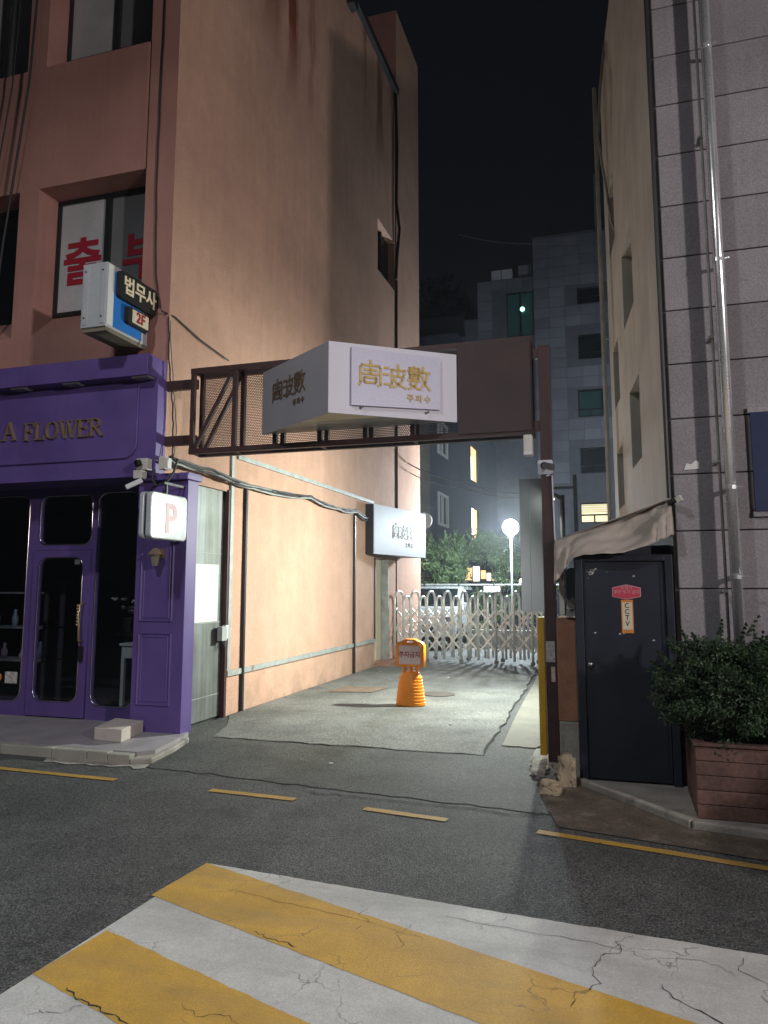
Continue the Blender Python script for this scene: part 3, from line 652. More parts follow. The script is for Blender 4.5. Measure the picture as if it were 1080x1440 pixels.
door = plane_with_holes('door', [(-6.455,0.10),(-5.665,0.10),(-5.665,1.95),(-6.455,1.95)], [dh], 0.045, M_purple, SH, (0,7.04,0), XV, ZV)
MB().box(-6.38, -5.75, 7.058, 7.064, 0.26, 1.88).build('door_glass', M_glass, door)
ring(dh, 0.008, (0,7.036,0), XV, ZV).build('door_trim', M_chrome, door, smooth=True)
hd = MB().tube([(-5.72,7.03,1.36),(-5.72,6.97,1.34),(-5.73,6.96,1.22),(-5.715,6.96,1.1),(-5.72,6.97,0.95),(-5.72,7.03,0.93)], 0.014, 8)
for k in range(7): hd.sphere((-5.735, 6.955, 1.33-0.035*k), 0.016, 8, 6)
hd.build('handle', M_gold, door, smooth=True)
MB().box(-5.745,-5.70,7.005,7.036,0.72,0.88).build('lock', M_black, door)
MB().box(-5.87,-5.80,7.030,7.032,1.79,1.845).build('door_sticker', mat('grey_print', (0.2,0.2,0.22), 0.5), door)
# pilaster at the alley corner
pil = MB().box(-4.80, -4.205, 6.67, 6.87, 0.075, 2.64).build('pilaster', M_purple, SH, bevel=0.004)
for z0, z1 in ((1.19, 2.42), (0.35, 1.06)):
    ring([(-4.725,z0),(-4.35,z0),(-4.35,z1),(-4.725,z1)], 0.013, (0,6.668,0), XV, ZV, n=4).build('moulding', M_purple, pil)
    ring([(-4.69,z0+0.035),(-4.385,z0+0.035),(-4.385,z1-0.035),(-4.69,z1-0.035)], 0.006, (0,6.668,0), XV, ZV, n=4).build('moulding', M_purple, pil)
MB().box(-4.86, -4.17, 6.60, 6.89, 2.64, 2.70).build('cornice', M_purple, SH, bevel=0.006)
MB().box(-4.53, -4.18, 6.64, 6.88, 2.70, 2.715).build('cornice_cap', M_purple, SH)
MB().box(-4.80,-4.56,6.872,7.2,0.085,2.68).build('return_wall', M_purple, SH)
# lettering
SERIF = {  # stems (thick) and hairlines (thin): (x0,y0,x1,y1,w) on a unit-high letter; advance last
 'A': ([(0.06,0,0.40,1,0.045),(0.40,1,0.74,0,0.10),(0.19,0.36,0.62,0.36,0.045),(-0.04,0,0.18,0,0.04),(0.60,0,0.86,0,0.04)],0.86),
 'F': ([(0.14,0,0.14,1,0.10),(0.02,1,0.62,1,0.045),(0.62,1.0,0.62,0.80,0.04),(0.14,0.53,0.46,0.53,0.045),(0.46,0.63,0.46,0.43,0.035),(0.0,0,0.30,0,0.04)],0.70),
 'L': ([(0.14,0,0.14,1,0.10),(0.0,1,0.30,1,0.04),(0.0,0,0.62,0,0.045),(0.62,0,0.64,0.24,0.045)],0.70),
 'W': ([(0.06,1,0.34,0,0.10),(0.34,0,0.56,1,0.045),(0.50,1,0.80,0,0.10),(0.80,0,1.06,1,0.045),(-0.05,1,0.20,1,0.04),(0.95,1,1.18,1,0.04),(0.42,1,0.66,1,0.04)],1.16),
 'E': ([(0.14,0,0.14,1,0.10),(0.02,1,0.62,1,0.045),(0.62,1,0.62,0.80,0.04),(0.14,0.52,0.48,0.52,0.045),(0.48,0.62,0.48,0.42,0.035),(0.0,0,0.64,0,0.045),(0.64,0,0.66,0.22,0.04)],0.74),
 'R': ([(0.14,0,0.14,1,0.10),(0.02,1,0.44,1,0.045),(0.44,1,0.58,0.90,0.07),(0.60,0.90,0.60,0.64,0.10),(0.58,0.62,0.44,0.51,0.07),(0.44,0.51,0.14,0.51,0.045),(0.36,0.50,0.74,0.02,0.10),(0.0,0,0.30,0,0.04),(0.66,0,0.86,0,0.04)],0.84),
 'O': ([(0.10+0.0,0.34,0.10,0.66,0.10),(0.80,0.34,0.80,0.66,0.10),(0.10,0.64,0.20,0.86,0.085),(0.20,0.86,0.36,0.98,0.06),(0.36,0.98,0.54,0.98,0.045),(0.54,0.98,0.70,0.86,0.06),(0.70,0.86,0.80,0.64,0.085),
        (0.10,0.36,0.20,0.14,0.085),(0.20,0.14,0.36,0.02,0.06),(0.36,0.02,0.54,0.02,0.045),(0.54,0.02,0.70,0.14,0.06),(0.70,0.14,0.80,0.36,0.085)],0.94)}
def serif_word(word, x, z, h, ydep, parent):
    for ch in word:
        mb = MB()
        for q, (xa, za, xb, zb_, w) in enumerate(SERIF[ch][0]):
            a = Vector((x+xa*h*1.12, 6.520-0.0004*q, z+za*h)); b = Vector((x+xb*h*1.12, 6.520-0.0004*q, z+zb_*h)); d = (b-a).normalized()*w*h*0.3
            mb.bar(a-d, b+d, ydep, w*h*1.1, upv=YV.cross(b-a))
        mb.build('letter', M_gold, parent); x += SERIF[ch][1]*h*1.10
serif_word('A', -6.50, 3.155, 0.20, 0.03, SH)
serif_word('FLOWER', -6.205, 3.14, 0.185, 0.03, SH)
# interior
ROOM = thing('shop_interior', 'dark room behind the purple shop windows', 'room', (-7, 8.5, 0))
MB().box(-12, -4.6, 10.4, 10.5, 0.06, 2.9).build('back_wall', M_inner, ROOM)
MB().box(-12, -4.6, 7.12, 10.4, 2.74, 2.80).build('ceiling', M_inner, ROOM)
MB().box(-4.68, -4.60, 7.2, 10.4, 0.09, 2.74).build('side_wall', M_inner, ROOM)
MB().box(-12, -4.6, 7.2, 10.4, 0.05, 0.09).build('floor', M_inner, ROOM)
TB = thing('side_table', 'small white drawer table inside the right shop window', 'table', (-5.2, 7.6, 0.09))
MB().box(-5.52,-4.9,7.42,7.82,0.86,0.89).box(-5.50,-4.92,7.44,7.80,0.72,0.86).build('table_top', M_wtable, TB, bevel=0.004)
MB().box(-5.36,-5.06,7.43,7.44,0.75,0.83).build('drawer', M_wtable, TB); MB().sphere((-5.21,7.42,0.79),0.014,8,6).build('knob', M_black, TB)
for x in (-5.48,-4.94):
    for y in (7.46,7.78): MB().bar((x,y,0.72),(x,y,0.09),0.04).build('leg', M_wtable, TB)
def bouquet(name, label, c, nf, spread, seed, group=None):
    r = random.Random(seed); t = thing(name, label, 'flowers', c, group)
    MB().lathe(c, [(0.05,0),(0.055,0.02),(0.045,0.1),(0.06,0.2)], 12).build('vase', mat('vase_glass', (0.3,0.32,0.34), 0.15), t, smooth=True)
    st = MB(); pe = MB()
    for k in range(nf):
        a = r.uniform(0, 2*PI); d = spread*math.sqrt(r.random()); tip = (c[0]+d*math.cos(a), c[1]+d*math.sin(a), c[2]+0.30+r.uniform(-.05,.14))
        st.tube([(c[0],c[1],c[2]+0.15), tip], 0.004, 4)
        for q in range(6):
            b = q*PI/3 + r.uniform(0, 1); pr = 0.035
            pe.sphere((tip[0]+pr*0.7*math.cos(b), tip[1]+pr*0.7*math.sin(b), tip[2]+r.uniform(-.01,.01)), 0.022, 6, 4, (1,1,0.6))
    st.build('stems', M_leaf_dark, t); pe.build('petals', M_petal, t)
bouquet('flower_vase', 'vase of pale flowers on the white drawer table', (-5.2, 7.6, 0.892), 9, 0.13, 1)
SHV = thing('display_shelf', 'dark display shelf with small objects behind the left shop window', 'shelf', (-7.0, 7.8, 0.09))
for z in (0.62, 1.02, 1.45): MB().box(-8.2,-6.75,7.6,7.95,z,z+0.02).build('shelf', mat('shelf_wood',(0.25,0.24,0.26),0.5), SHV)
for x in (-8.2,-6.77): MB().box(x,x+0.02,7.6,7.95,0.09,1.6).build('upright', M_inner, SHV)
rb = random.Random(5)
for k in range(9):
    x = -8.05+0.14*k; z = (0.64, 1.04)[k % 2]; h = rb.uniform(0.1, 0.22)
    b = MB().lathe((x,7.76,z), [(0.035,0),(0.04,h*0.5),(0.018,h*0.75),(0.02,h)], 10).build('glass_bottle', mat('bottle_%d' % (k % 3), ((0.35,0.36,0.38),(0.3,0.22,0.3),(0.2,0.25,0.33))[k % 3], 0.15), smooth=True)
    tag(b, 'small bottle on the display shelf behind the left shop window', 'bottle', 'bottles on the shop shelf')
bouquet('flower_vase', 'vase of pale flowers on a stand seen through the shop door', (-6.0, 8.2, 0.95), 10, 0.2, 4)
st = thing('flower_stand', 'thin dark stand under the flowers behind the shop door', 'stand', (-6.0, 8.2, 0.09))
MB().lathe((-6.0,8.2,0.09), [(0.15,0),(0.15,0.02),(0.02,0.05),(0.02,0.8),(0.14,0.84),(0.14,0.86)], 12).build('post', mat('brass_dull',(0.18,0.14,0.1),0.4,metal=0.6), st)
# window stickers
s1 = MB().box(-7.0,-6.62,7.078,7.080,0.44,0.60)
sk = MB().box(-6.80,-6.63,7.078,7.082,0.435,0.565).build('window_sticker', mat('sticker_pale',(0.5,0.48,0.46),0.5,var=0.5,vscale=30)); tag(sk, 'pale torn sticker low on the left shop window', 'sticker')
sk = MB().lathe((0,0,0),[(0.05,0),(0.05,0.003)],16); sk.v = [(-6.90+x, 7.082-z, 0.50+y) for x,y,z in sk.v]; tag(sk.build('window_sticker', M_orangep), 'round orange sticker low on the left shop window', 'sticker')
# step block
sb = MB().prism([(-4.83,6.17),(-4.50,6.14),(-4.60,6.62),(-4.96,6.66)], 0.086, 0.205).build('step_block', mat('step_stone',(0.52,0.47,0.43),0.7,var=0.12,vscale=4), bevel=0.006)
tag(sb, 'pale stone step block in front of the purple pilaster', 'step')

# P sign, lantern, cctv, boxes
PS = thing('parking_sign', 'white rounded lightbox with a faded red P on the purple pilaster', 'sign', (-4.21, 6.3, 2.0))
def rbox(u0,u1,v0,v1,r,x0,x1):
    return MB().extrude([(x0, u, v) for u, v in rrect(u0,u1,v0,v1,r,5)], (x1-x0, 0, 0))
rbox(6.00,6.62,1.995,2.445,0.05,-4.235,-4.175).build('front_shell', M_pwhite, PS, bevel=0.012, seg=3)
rbox(6.03,6.59,2.02,2.42,0.045,-4.262,-4.235).build('core', M_black, PS)
rbox(6.00,6.62,1.995,2.445,0.05,-4.31,-4.262).build('back_shell', M_pwhite, PS, bevel=0.012, seg=3)
text('P', 'lettering', 0.40, M_pinkp, PS, (-4.1745, 6.33, 2.19), YV, ZV, 0.0012, bold=0.012)
MB().bar((-4.25,6.35,2.44),(-4.25,6.35,2.56),0.02).bar((-4.25,6.3,2.56),(-4.25,6.67,2.56),0.025).build('bracket', M_darkmetal, PS)
LN = thing('wall_lantern', 'small bronze lantern below the parking lightbox on the pilaster', 'lantern', (-4.5, 6.6, 1.8))
MB().box(-4.55,-4.45,6.64,6.667,1.83,1.93).bar((-4.5,6.65,1.9),(-4.5,6.58,1.93),0.02).build('bracket', M_rust, LN)
MB().lathe((-4.5,6.57,1.75), [(0.03,0),(0.055,0.12)], 6).build('lamp_glass', mat('lantern_glass',(0.2,0.18,0.14),0.3), LN)
MB().lathe((-4.5,6.57,1.865), [(0.08,0),(0.07,0.02),(0.02,0.07)], 6).build('lamp_cap', M_rust, LN)
CB = thing('security_camera', 'aged white security camera with box at the purple fascia corner', 'camera', (-4.6, 6.5, 2.6))
MB().box(-4.68,-4.55,6.44,6.53,2.73,2.85).build('housing', M_offwhite, CB, bevel=0.008)
MB().box(-4.70,-4.60,6.42,6.52,2.64,2.725).build('mount_box', M_offwhite, CB, bevel=0.008)
MB().tube([(-4.62,6.42,2.80),(-4.64,6.38,2.785)], 0.035, 10).build('lens', M_black, CB)
MB().bar((-4.60,6.44,2.62),(-4.72,6.34,2.535),0.075,0.05).build('camera_body', M_paper, CB, bevel=0.01)
JB = thing('junction_box', 'off-white junction box where the cables meet the shop corner', 'box', (-4.45, 6.6, 2.75))
MB().box(-4.47,-4.39,6.52,6.62,2.74,2.87).build('case', M_offwhite, JB, bevel=0.006)
MB().box(-4.388,-4.365,6.53,6.60,2.75,2.86).build('cover', M_paper, JB, bevel=0.004)
# lawyer sign
LS = thing('projecting_sign', 'blue and black projecting office sign reading 2F at the building corner', 'sign', (-4.88, 6.3, 4.1))
MB().box(-5.03,-4.735,5.93,6.62,4.10,4.765).build('sign_box', mat('old_white_sheet',(0.40,0.42,0.45),0.5,var=0.1,vscale=4), LS, bevel=0.006)
MB().box(-5.02,-4.745,5.95,6.61,4.06,4.10).build('bottom_rail', mat('grime_rail',(0.18,0.16,0.12),0.7), LS)
MB().box(-4.733,-4.727,6.03,6.50,4.125,4.70).build('blue_face', M_blue, LS)
MB().box(-4.733,-4.726,5.94,6.03,4.12,4.75).build('edge_trim', M_paper, LS)
plane_with_holes('black_board', rrect(6.06,6.68,4.44,4.73,0.04), [], 0.05, M_blackp, LS, (-4.675,0,0), YV, ZV)
text('법무사', 'white_lettering', 0.205, M_cream, LS, (-4.6745, 6.385, 4.585), YV, ZV, 0.003, bold=0.004, squash=0.97)
plane_with_holes('black_board', rrect(6.20,6.56,4.22,4.40,0.03), [], 0.05, M_blackp, LS, (-4.675,0,0), YV, ZV)
MB().box(-4.675,-4.672,6.27,6.54,4.245,4.385).build('floor_panel', M_creams, LS)
text('2F', 'red_lettering', 0.155, M_red, LS, (-4.671, 6.405, 4.315), YV, ZV, 0.002, bold=0.004)
for x in (-5.005, -4.80): MB().box(x,x+0.045,5.922,5.932,4.13,4.74).build('rib', M_signside if False else mat('old_white_sheet',(0.4,0.42,0.45),0.5), LS)
for x in (-4.985, -4.78):
    for z in (4.20, 4.68): MB().sphere((x,5.918,z),0.009,6,4).build('screw', M_black, LS)
MB().bar((-4.88,6.6,4.25),(-4.88,6.73,4.25),0.03).bar((-4.88,6.6,4.6),(-4.88,6.73,4.6),0.03).build('bracket', M_darkmetal, LS)

# ================================================================== cables
def cable(name, label, pts, r, m, sag=0.0, n=24, wob=0.0, seed=0, group=None):
    rr = random.Random(seed); P = [Vector(p) for p in pts]; out = []
    for i in range(len(P)-1):
        for k in range(n//(len(P)-1)+1):
            t = k/(n//(len(P)-1)+1); p = P[i].lerp(P[i+1], t); p = p - ZV*sag*4*t*(1-t) + Vector((0, 0, rr.uniform(-wob, wob)))+ Vector((rr.uniform(-wob,wob)*0.6,0,0)); out.append(p)
    out.append(P[-1]); o = MB().tube(out, r, 6).build(name, m, smooth=True); return tag(o, label, 'cable', group)
base = [(-4.40,6.60,2.86),(-4.42,7.53,2.85),(-4.46,8.60,2.82),(-4.47,10.5,2.90),(-4.47,11.74,2.85),(-4.47,12.65,2.89),(-4.46,13.26,2.80)]
for k in range(6):
    rk = random.Random(20+k)
    pts = [(x+rk.uniform(-.01,.02), y, z+rk.uniform(-.03,.03)) for x,y,z in base]
    cable('wall_cable', 'tangled cable strand of the bundle along the salmon alley wall', pts, rk.choice((0.008,0.011,0.014)), (M_cable,M_cableg,M_trim)[k%3], sag=rk.uniform(0,0.05), n=48, wob=0.006, seed=k, group='cable bundle on the alley wall')
cable('corner_wire', 'thin black wire slanting from the projecting sign across the salmon wall', [(-4.60,6.66,4.50),(-4.52,6.8,4.47),(-4.50,7.3,4.37),(-4.50,7.95,4.32)], 0.010, M_cable, n=12, seed=3)
cable('corner_wire', 'black wire hanging down the salmon building corner beside the fascia', [(-4.535,6.705,4.45),(-4.50,6.69,3.9),(-4.47,6.75,3.4),(-4.45,6.74,2.9)], 0.009, M_cable, n=18, wob=0.012, seed=4)
cable('corner_wire', 'second loose wire hanging down the salmon building corner', [(-4.52,6.70,4.40),(-4.46,6.72,3.7),(-4.44,6.78,3.2),(-4.43,6.72,2.88)], 0.006, M_cableg, n=18, wob=0.015, seed=8)
cable('facade_wire', 'thin wire running down the right column of the salmon front', [(-4.74,6.70,12),(-4.73,6.70,8),(-4.76,6.70,6),(-4.72,6.70,4.95),(-4.64,6.69,4.55)], 0.009, M_cable, n=30, wob=0.006, seed=5)
cable('facade_wire', 'thick dark cable hanging in front of the second column', [(-6.25,6.5,12),(-6.47,6.55,7.5),(-6.75,6.6,5.6),(-6.9,6.62,4.1)], 0.014, M_cable, n=24, seed=6)
cable('facade_wire', 'thinner dark cable left of the thick facade cable', [(-6.5,6.5,12),(-6.72,6.55,7.5),(-6.98,6.6,6.0),(-7.15,6.62,4.1)], 0.009, M_cable, n=24, seed=7)
cable('black_loop', 'black cable loop dropping from the junction box to the parking lightbox', [(-4.30,6.6,2.85),(-4.27,6.5,2.70),(-4.30,6.42,2.58),(-4.40,6.4,2.55),(-4.47,6.42,2.62),(-4.46,6.45,2.72)], 0.012, M_cable, n=20, seed=9)
cable('alley_wire', 'pale wire crossing the alley above the folding gate', [(-4.5,16.2,4.35),(-3.2,16.1,3.85),(-1.7,16,3.50)], 0.014, M_cableg, sag=0.08, n=20, seed=10)
cable('alley_wire', 'lower pale wire crossing the alley above the folding gate', [(-4.5,16.4,4.15),(-3.2,16.2,3.72),(-1.7,16,3.42)], 0.010, M_cableg, sag=0.08, n=20, seed=11)
cable('sky_wire', 'faint wire high across the night sky', [(-6,30,16.6),(-2.5,30,15.7),(0.5,30,15.7)], 0.02, M_cableg, sag=0.15, n=20, seed=12)
EB = thing('switch_box', 'small grey switch box beside the metal alley door', 'box', (XW+0.05, 8.0, 0.85))
MB().box(XW,XW+0.07,7.92,8.04,0.90,1.07).build('case', M_trim, EB, bevel=0.006); MB().box(XW+0.0,XW+0.05,8.045,8.10,0.92,1.08).build('cover', M_signw, EB, bevel=0.004)
MB().tube([(XW+0.03,8.0,0.9),(XW+0.05,8.02,0.83),(XW+0.03,8.06,0.85),(XW+0.02,8.07,0.92)],0.008,6).build('cord', M_cable, EB)

# ================================================================== entrance truss, post, sign box
TR = thing('overhead_truss', 'maroon steel lattice beam with perforated screen spanning the alley entrance', 'beam', (-2.4, 6.68, 2.9))
x0, x1 = -4.17, -0.665
for y in (6.62, 6.80):
    MB().box(x0, x1, y-0.025, y+0.025, 3.745, 3.80).build('top_rail', M_maroon, TR)
    MB().box(x0, x1, y-0.025, y+0.025, 2.895, 2.95).build('bottom_rail', M_maroon, TR)
    for x in (x0+0.025, -3.66, -3.20, -2.72, -2.25, -1.78, -1.31, x1-0.025):
        MB().box(x-0.022, x+0.022, y-0.022, y+0.022, 2.95, 3.745).build('upright', M_maroon, TR)
    MB().bar((x0+0.06,y,2.96),(-3.69,y,3.74),0.035).build('brace', M_maroon, TR)
for x in (x0+0.025, -3.66, -2.72, -1.78, x1-0.025):
    MB().box(x-0.02,x+0.02,6.645,6.775,2.90,2.94).build('crosspiece', M_maroon, TR)
    MB().box(x-0.02,x+0.02,6.645,6.775,3.755,3.795).build('crosspiece', M_maroon, TR)
MB().box(-1.34, x1-0.012, 6.582, 6.592, 2.925, 3.775).build('dark_screen_sheet', mat('unlit_screen_brown',(0.042,0.024,0.022),0.6,var=0.25,vscale=3,stain=(3,0.62,(0.055,0.04,0.038))), TR)  # dark sheet standing in for the screen with no lit wall behind
MB().add([(x0,6.828,2.92),(x1,6.828,2.92),(x1,6.828,3.78),(x0,6.828,3.78)],[(0,1,2,3)]).build('screen', M_screen, TR)
for z in (3.02, 3.62): MB().box(-4.54, x0, 6.70, 6.76, z, z+0.10).build('wall_bracket', M_maroon, TR)
for z in (2.93, 3.60): MB().box(x1,-0.61,6.64,6.70,z,z+0.09).build('post_bracket', M_maroon, TR)
GP = thing('gate_post', 'tall maroon steel post at the right of the alley entrance', 'post', (-0.56, 6.68, 0))
MB().box(-0.61,-0.512,6.63,6.73,0.0,3.70).build('shaft', M_maroon, GP, bevel=0.004)
MB().box(-0.612,-0.51,6.628,6.732,3.70,3.71).build('cap', M_maroon, GP)
for z in (0.36, 1.17): MB().box(-0.512,-0.44,6.64,6.70,z,z+0.06).build('bracket', M_maroon, GP)
GD = MB().box(-0.685,-0.625,6.72,6.80,0.10,1.275).build('corner_guard', M_guard, bevel=0.006); tag(GD, 'yellow guard strip standing against the maroon gate post', 'guard')
# posters on the post
n1 = MB().box(-0.605,-0.53,6.622,6.627,0.90,1.075).build('notice', mat('notice_print',(0.42,0.42,0.42),0.6,var=0.4,vscale=40)); tag(n1, 'grey printed notice stuck on the maroon gate post', 'notice')
n2 = MB().box(-0.565,-0.532,6.622,6.627,0.735,0.86).build('notice', mat('notice_pink',(0.6,0.45,0.42),0.6,var=0.4,vscale=60)); tag(n2, 'narrow pale red and white sticker below the grey notice on the post', 'sticker')
PC = thing('post_camera', 'dark bullet camera on a white plate on the maroon post', 'camera', (-0.57, 6.6, 2.6))
MB().extrude([(u,6.627,v) for u,v in rrect(-0.635,-0.505,2.53,2.655,0.015,4)],(0,-0.012,0)).build('plate', M_signw, PC)
MB().sphere((-0.575,6.585,2.60),0.035,12,8).build('mount', M_black, PC, smooth=True); MB().tube([(-0.57,6.57,2.60),(-0.50,6.50,2.57)],0.03,12).build('camera_body', mat('grey_cam',(0.07,0.07,0.08),0.4), PC)
MB().tube([(-0.53,6.61,2.53),(-0.56,6.6,2.51),(-0.51,6.6,2.515),(-0.505,6.62,2.0),(-0.50,6.62,1.9)],0.006,6).build('cord', M_signw, PC)
SL = thing('sensor_lamp', 'aged white sensor box hanging under the right end of the truss', 'sensor', (-0.71, 6.6, 2.7))
MB().box(-0.755,-0.675,6.58,6.68,2.70,2.89).build('case', M_offwhite, SL, bevel=0.015, seg=3); MB().box(-0.75,-0.68,6.572,6.579,2.705,2.73).build('lens', M_paper, SL)

# wedge sign box
A_, B_, C_ = Vector((-3.33,6.58,0)), Vector((-2.335,5.86,0)), Vector((-1.35,6.58,0))
zb, zt = 3.04, 3.68
SB = thing('wedge_sign', 'white wedge shaped sign box with gold characters on the maroon truss', 'sign', (-2.33, 6.4, 3.04))
def panel(a, b, z0, z1, t, nrm, name, m):
    o = Vector(nrm)*t
    return MB().add([(a.x,a.y,z0),(b.x,b.y,z0),(b.x,b.y,z1),(a.x,a.y,z1),(a.x-o.x,a.y-o.y,z0),(b.x-o.x,b.y-o.y,z0),(b.x-o.x,b.y-o.y,z1),(a.x-o.x,a.y-o.y,z1)],
        [(0,1,2,3),(7,6,5,4),(0,4,5,1),(1,5,6,2),(2,6,7,3),(3,7,4,0)]).build(name, m, SB)
dR = (C_-B_).normalized(); nR = Vector((dR.y,-dR.x,0)); dL = (B_-A_).normalized(); nL = Vector((dL.y,-dL.x,0))
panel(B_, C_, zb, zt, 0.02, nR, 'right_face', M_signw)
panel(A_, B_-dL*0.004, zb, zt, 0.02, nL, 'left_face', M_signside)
MB().prism([tuple((A_+Vector((0.05,0,0)))[:2]), tuple((B_+Vector((0,0.04,0)))[:2]), tuple((C_-Vector((0.05,0,0)))[:2])], zt-0.03, zt-0.01).build('top_plate', M_signw, SB)
f = 0.42
MB().prism([tuple((B_+Vector((0,0.035,0))+(A_-B_)*f)[:2]), tuple((B_+Vector((0,0.035,0)))[:2]), tuple((B_+Vector((0,0.035,0))+(C_-B_)*f)[:2])], zb+0.005, zb+0.02).build('lit_bottom_plate', M_cream, SB)  # cream colour stands for alley light on the front of the underside
MB().prism([tuple((B_+Vector((0,0.045,0))+(A_-B_)*f)[:2]), tuple((B_+Vector((0,0.045,0))+(C_-B_)*f)[:2]), (C_.x-0.06,C_.y-0.005), (A_.x+0.06,A_.y-0.005)], zb+0.006, zb+0.012).build('rear_plate', M_acryl, SB)
# raised face board on the right face
u0, u1 = 0.20, 1.04
c0 = B_ + dR*u0 + nR*0.012; c1 = B_ + dR*u1 + nR*0.012
fb = MB().extrude([(c0.x,c0.y,zb+0.075),(c1.x,c1.y,zb+0.095),(c1.x,c1.y,zt-0.06),(c0.x,c0.y,zt-0.04)], nR*0.02).build('face_board', mat('lilac_white_board',(0.52,0.51,0.66),0.4,var=0.03), SB)
for uu in (u0+0.1, u1-0.12):
    p = B_ + dR*uu + nR*0.03; MB().sphere((p.x,p.y,zb+0.065),0.012,8,6).build('standoff', M_chrome, SB)
# stroke-drawn brand characters (unit square, x right, y up)
G_ZHOU = [[(0.5,1.08),(0.5,1.0)], [(0.0,0.0),(0.05,0.12),(0.05,0.78),(0.12,0.88),(0.88,0.88),(0.95,0.78),(0.95,0.06),(0.86,0.0)],
          [(0.24,0.68),(0.76,0.68)], [(0.5,0.80),(0.5,0.50)], [(0.18,0.50),(0.82,0.50)], [(0.26,0.34),(0.74,0.34),(0.76,0.28),(0.76,0.18),(0.72,0.12),(0.26,0.12),(0.22,0.18),(0.22,0.30),(0.26,0.34)]]
G_BO = [[(0.04,0.84),(0.20,0.84)], [(0.0,0.55),(0.18,0.55)], [(0.04,0.12),(0.20,0.12)], [(0.30,0.0),(0.36,0.18),(0.36,0.78),(0.94,0.78),(0.92,0.62)], [(0.64,1.0),(0.64,0.50)],
        [(0.44,0.50),(0.88,0.50),(0.82,0.34),(0.66,0.14),(0.46,0.02)], [(0.46,0.36),(0.62,0.16),(0.98,0.0)]]
G_SU = [[(0.06,0.94),(0.48,0.94),(0.48,0.68),(0.06,0.68),(0.06,0.94)], [(0.0,0.81),(0.54,0.81)], [(0.27,1.0),(0.27,0.54)], [(0.08,0.62),(0.46,0.62),(0.46,0.50),(0.08,0.50),(0.08,0.62)],
        [(0.0,0.38),(0.54,0.38)], [(0.22,0.48),(0.10,0.20),(0.48,0.0)], [(0.42,0.36),(0.30,0.14),(0.02,0.0)], [(0.70,1.0),(0.64,0.76),(0.54,0.62)], [(0.66,0.78),(1.0,0.78)],
        [(0.90,0.76),(0.80,0.36),(0.56,0.02)], [(0.66,0.58),(0.78,0.28),(1.0,0.0)]]
def strokes(glyphs, x, y, size, gap, w, origin, right, upv, nrm, t, name, m, parent):
    mb = MB(); R_ = Vector(right); U_ = Vector(upv); N_ = Vector(nrm); O2 = Vector(origin)
    for g in glyphs:
        for st_ in g:
            P3 = [O2 + R_*(x+p[0]*size) + U_*(y+p[1]*size) + N_*(t/2) for p in st_]
            for i in range(len(P3)-1):
                d = (P3[i+1]-P3[i]).normalized()*w*0.45; mb.bar(P3[i]-d, P3[i+1]+d, t, w, upv=N_.cross(d))
        x += size+gap
    return mb.build(name, m, parent)
cO = B_ + nR*0.0335
strokes([G_ZHOU,G_BO,G_SU], u0+0.07, 3.305, 0.205, 0.025, 0.020, cO, dR, ZV, nR, 0.006, 'gold_lettering', M_goldp, SB)
text('주파수', 'gold_lettering', 0.075, M_goldp, SB, tuple(cO + dR*(u0+0.63) + ZV*3.215), dR, ZV, 0.003, bold=0.001, squash=1.35)
cL = A_ + nL*0.001
strokes([G_ZHOU,G_BO,G_SU], 0.22, 3.33, 0.19, 0.02, 0.020, cL, dL, ZV, nL, 0.006, 'bronze_lettering', M_bronze, SB)
text('주파수', 'bronze_lettering', 0.07, M_bronze, SB, tuple(cL + dL*0.72 + ZV*3.24), dL, ZV, 0.003, bold=0.001, squash=1.3)

# angled wall sign in the alley
WS = thing('wall_sign', 'angled white sign with gold characters on the salmon alley wall', 'sign', (-4.4, 14.3, 2.15))
a = Vector((-4.38,13.36,0)); b = Vector((-3.97,15.70,0)); d_ = (b-a).normalized(); n_ = Vector((d_.y,-d_.x,0))
MB().add([(a.x,a.y,2.15),(b.x,b.y,2.15),(b.x,b.y,3.10),(a.x,a.y,3.10),(-4.54,a.y,2.15),(-4.54,b.y,2.15),(-4.54,b.y,3.10),(-4.54,a.y,3.10)],
         [(0,4,7,3),(1,2,6,5),(3,7,6,2),(0,1,5,4)]).build('case', M_black, WS)
MB().extrude([(a.x,a.y,2.15),(b.x,b.y,2.15),(b.x,b.y,3.10),(a.x,a.y,3.10)], n_*0.02).build('face_board', mat('cool_white_board',(0.46,0.48,0.56),0.5,var=0.04), WS)
sO = a + n_*0.021
strokes([G_ZHOU,G_BO,G_SU], 0.80, 2.50, 0.27, 0.05, 0.026, sO, d_, ZV, n_, 0.006, 'gold_lettering', M_golda, WS)
text('주파수', 'gold_lettering', 0.12, M_golda, WS, tuple(sO + d_*1.55 + ZV*2.37), d_, ZV, 0.003, squash=1.3)
DL = thing('dish_light', 'round white dish light behind the angled wall sign', 'lamp', (-4.3, 17.0, 3.08))
MB().lathe((0,0,0), [(0.05,-0.10),(0.14,-0.06),(0.19,0.0),(0.17,0.02),(0.01,0.035)], 16).build('dish', M_paper, None)
dd = bpy.data.objects['dish']; dd.parent = DL; dd.rotation_euler = (PI/2, 0, 0.35)
MB().bar((-4.3,17.0,3.08),(-4.54,17.1,3.08),0.03).build('bracket', M_black, DL)

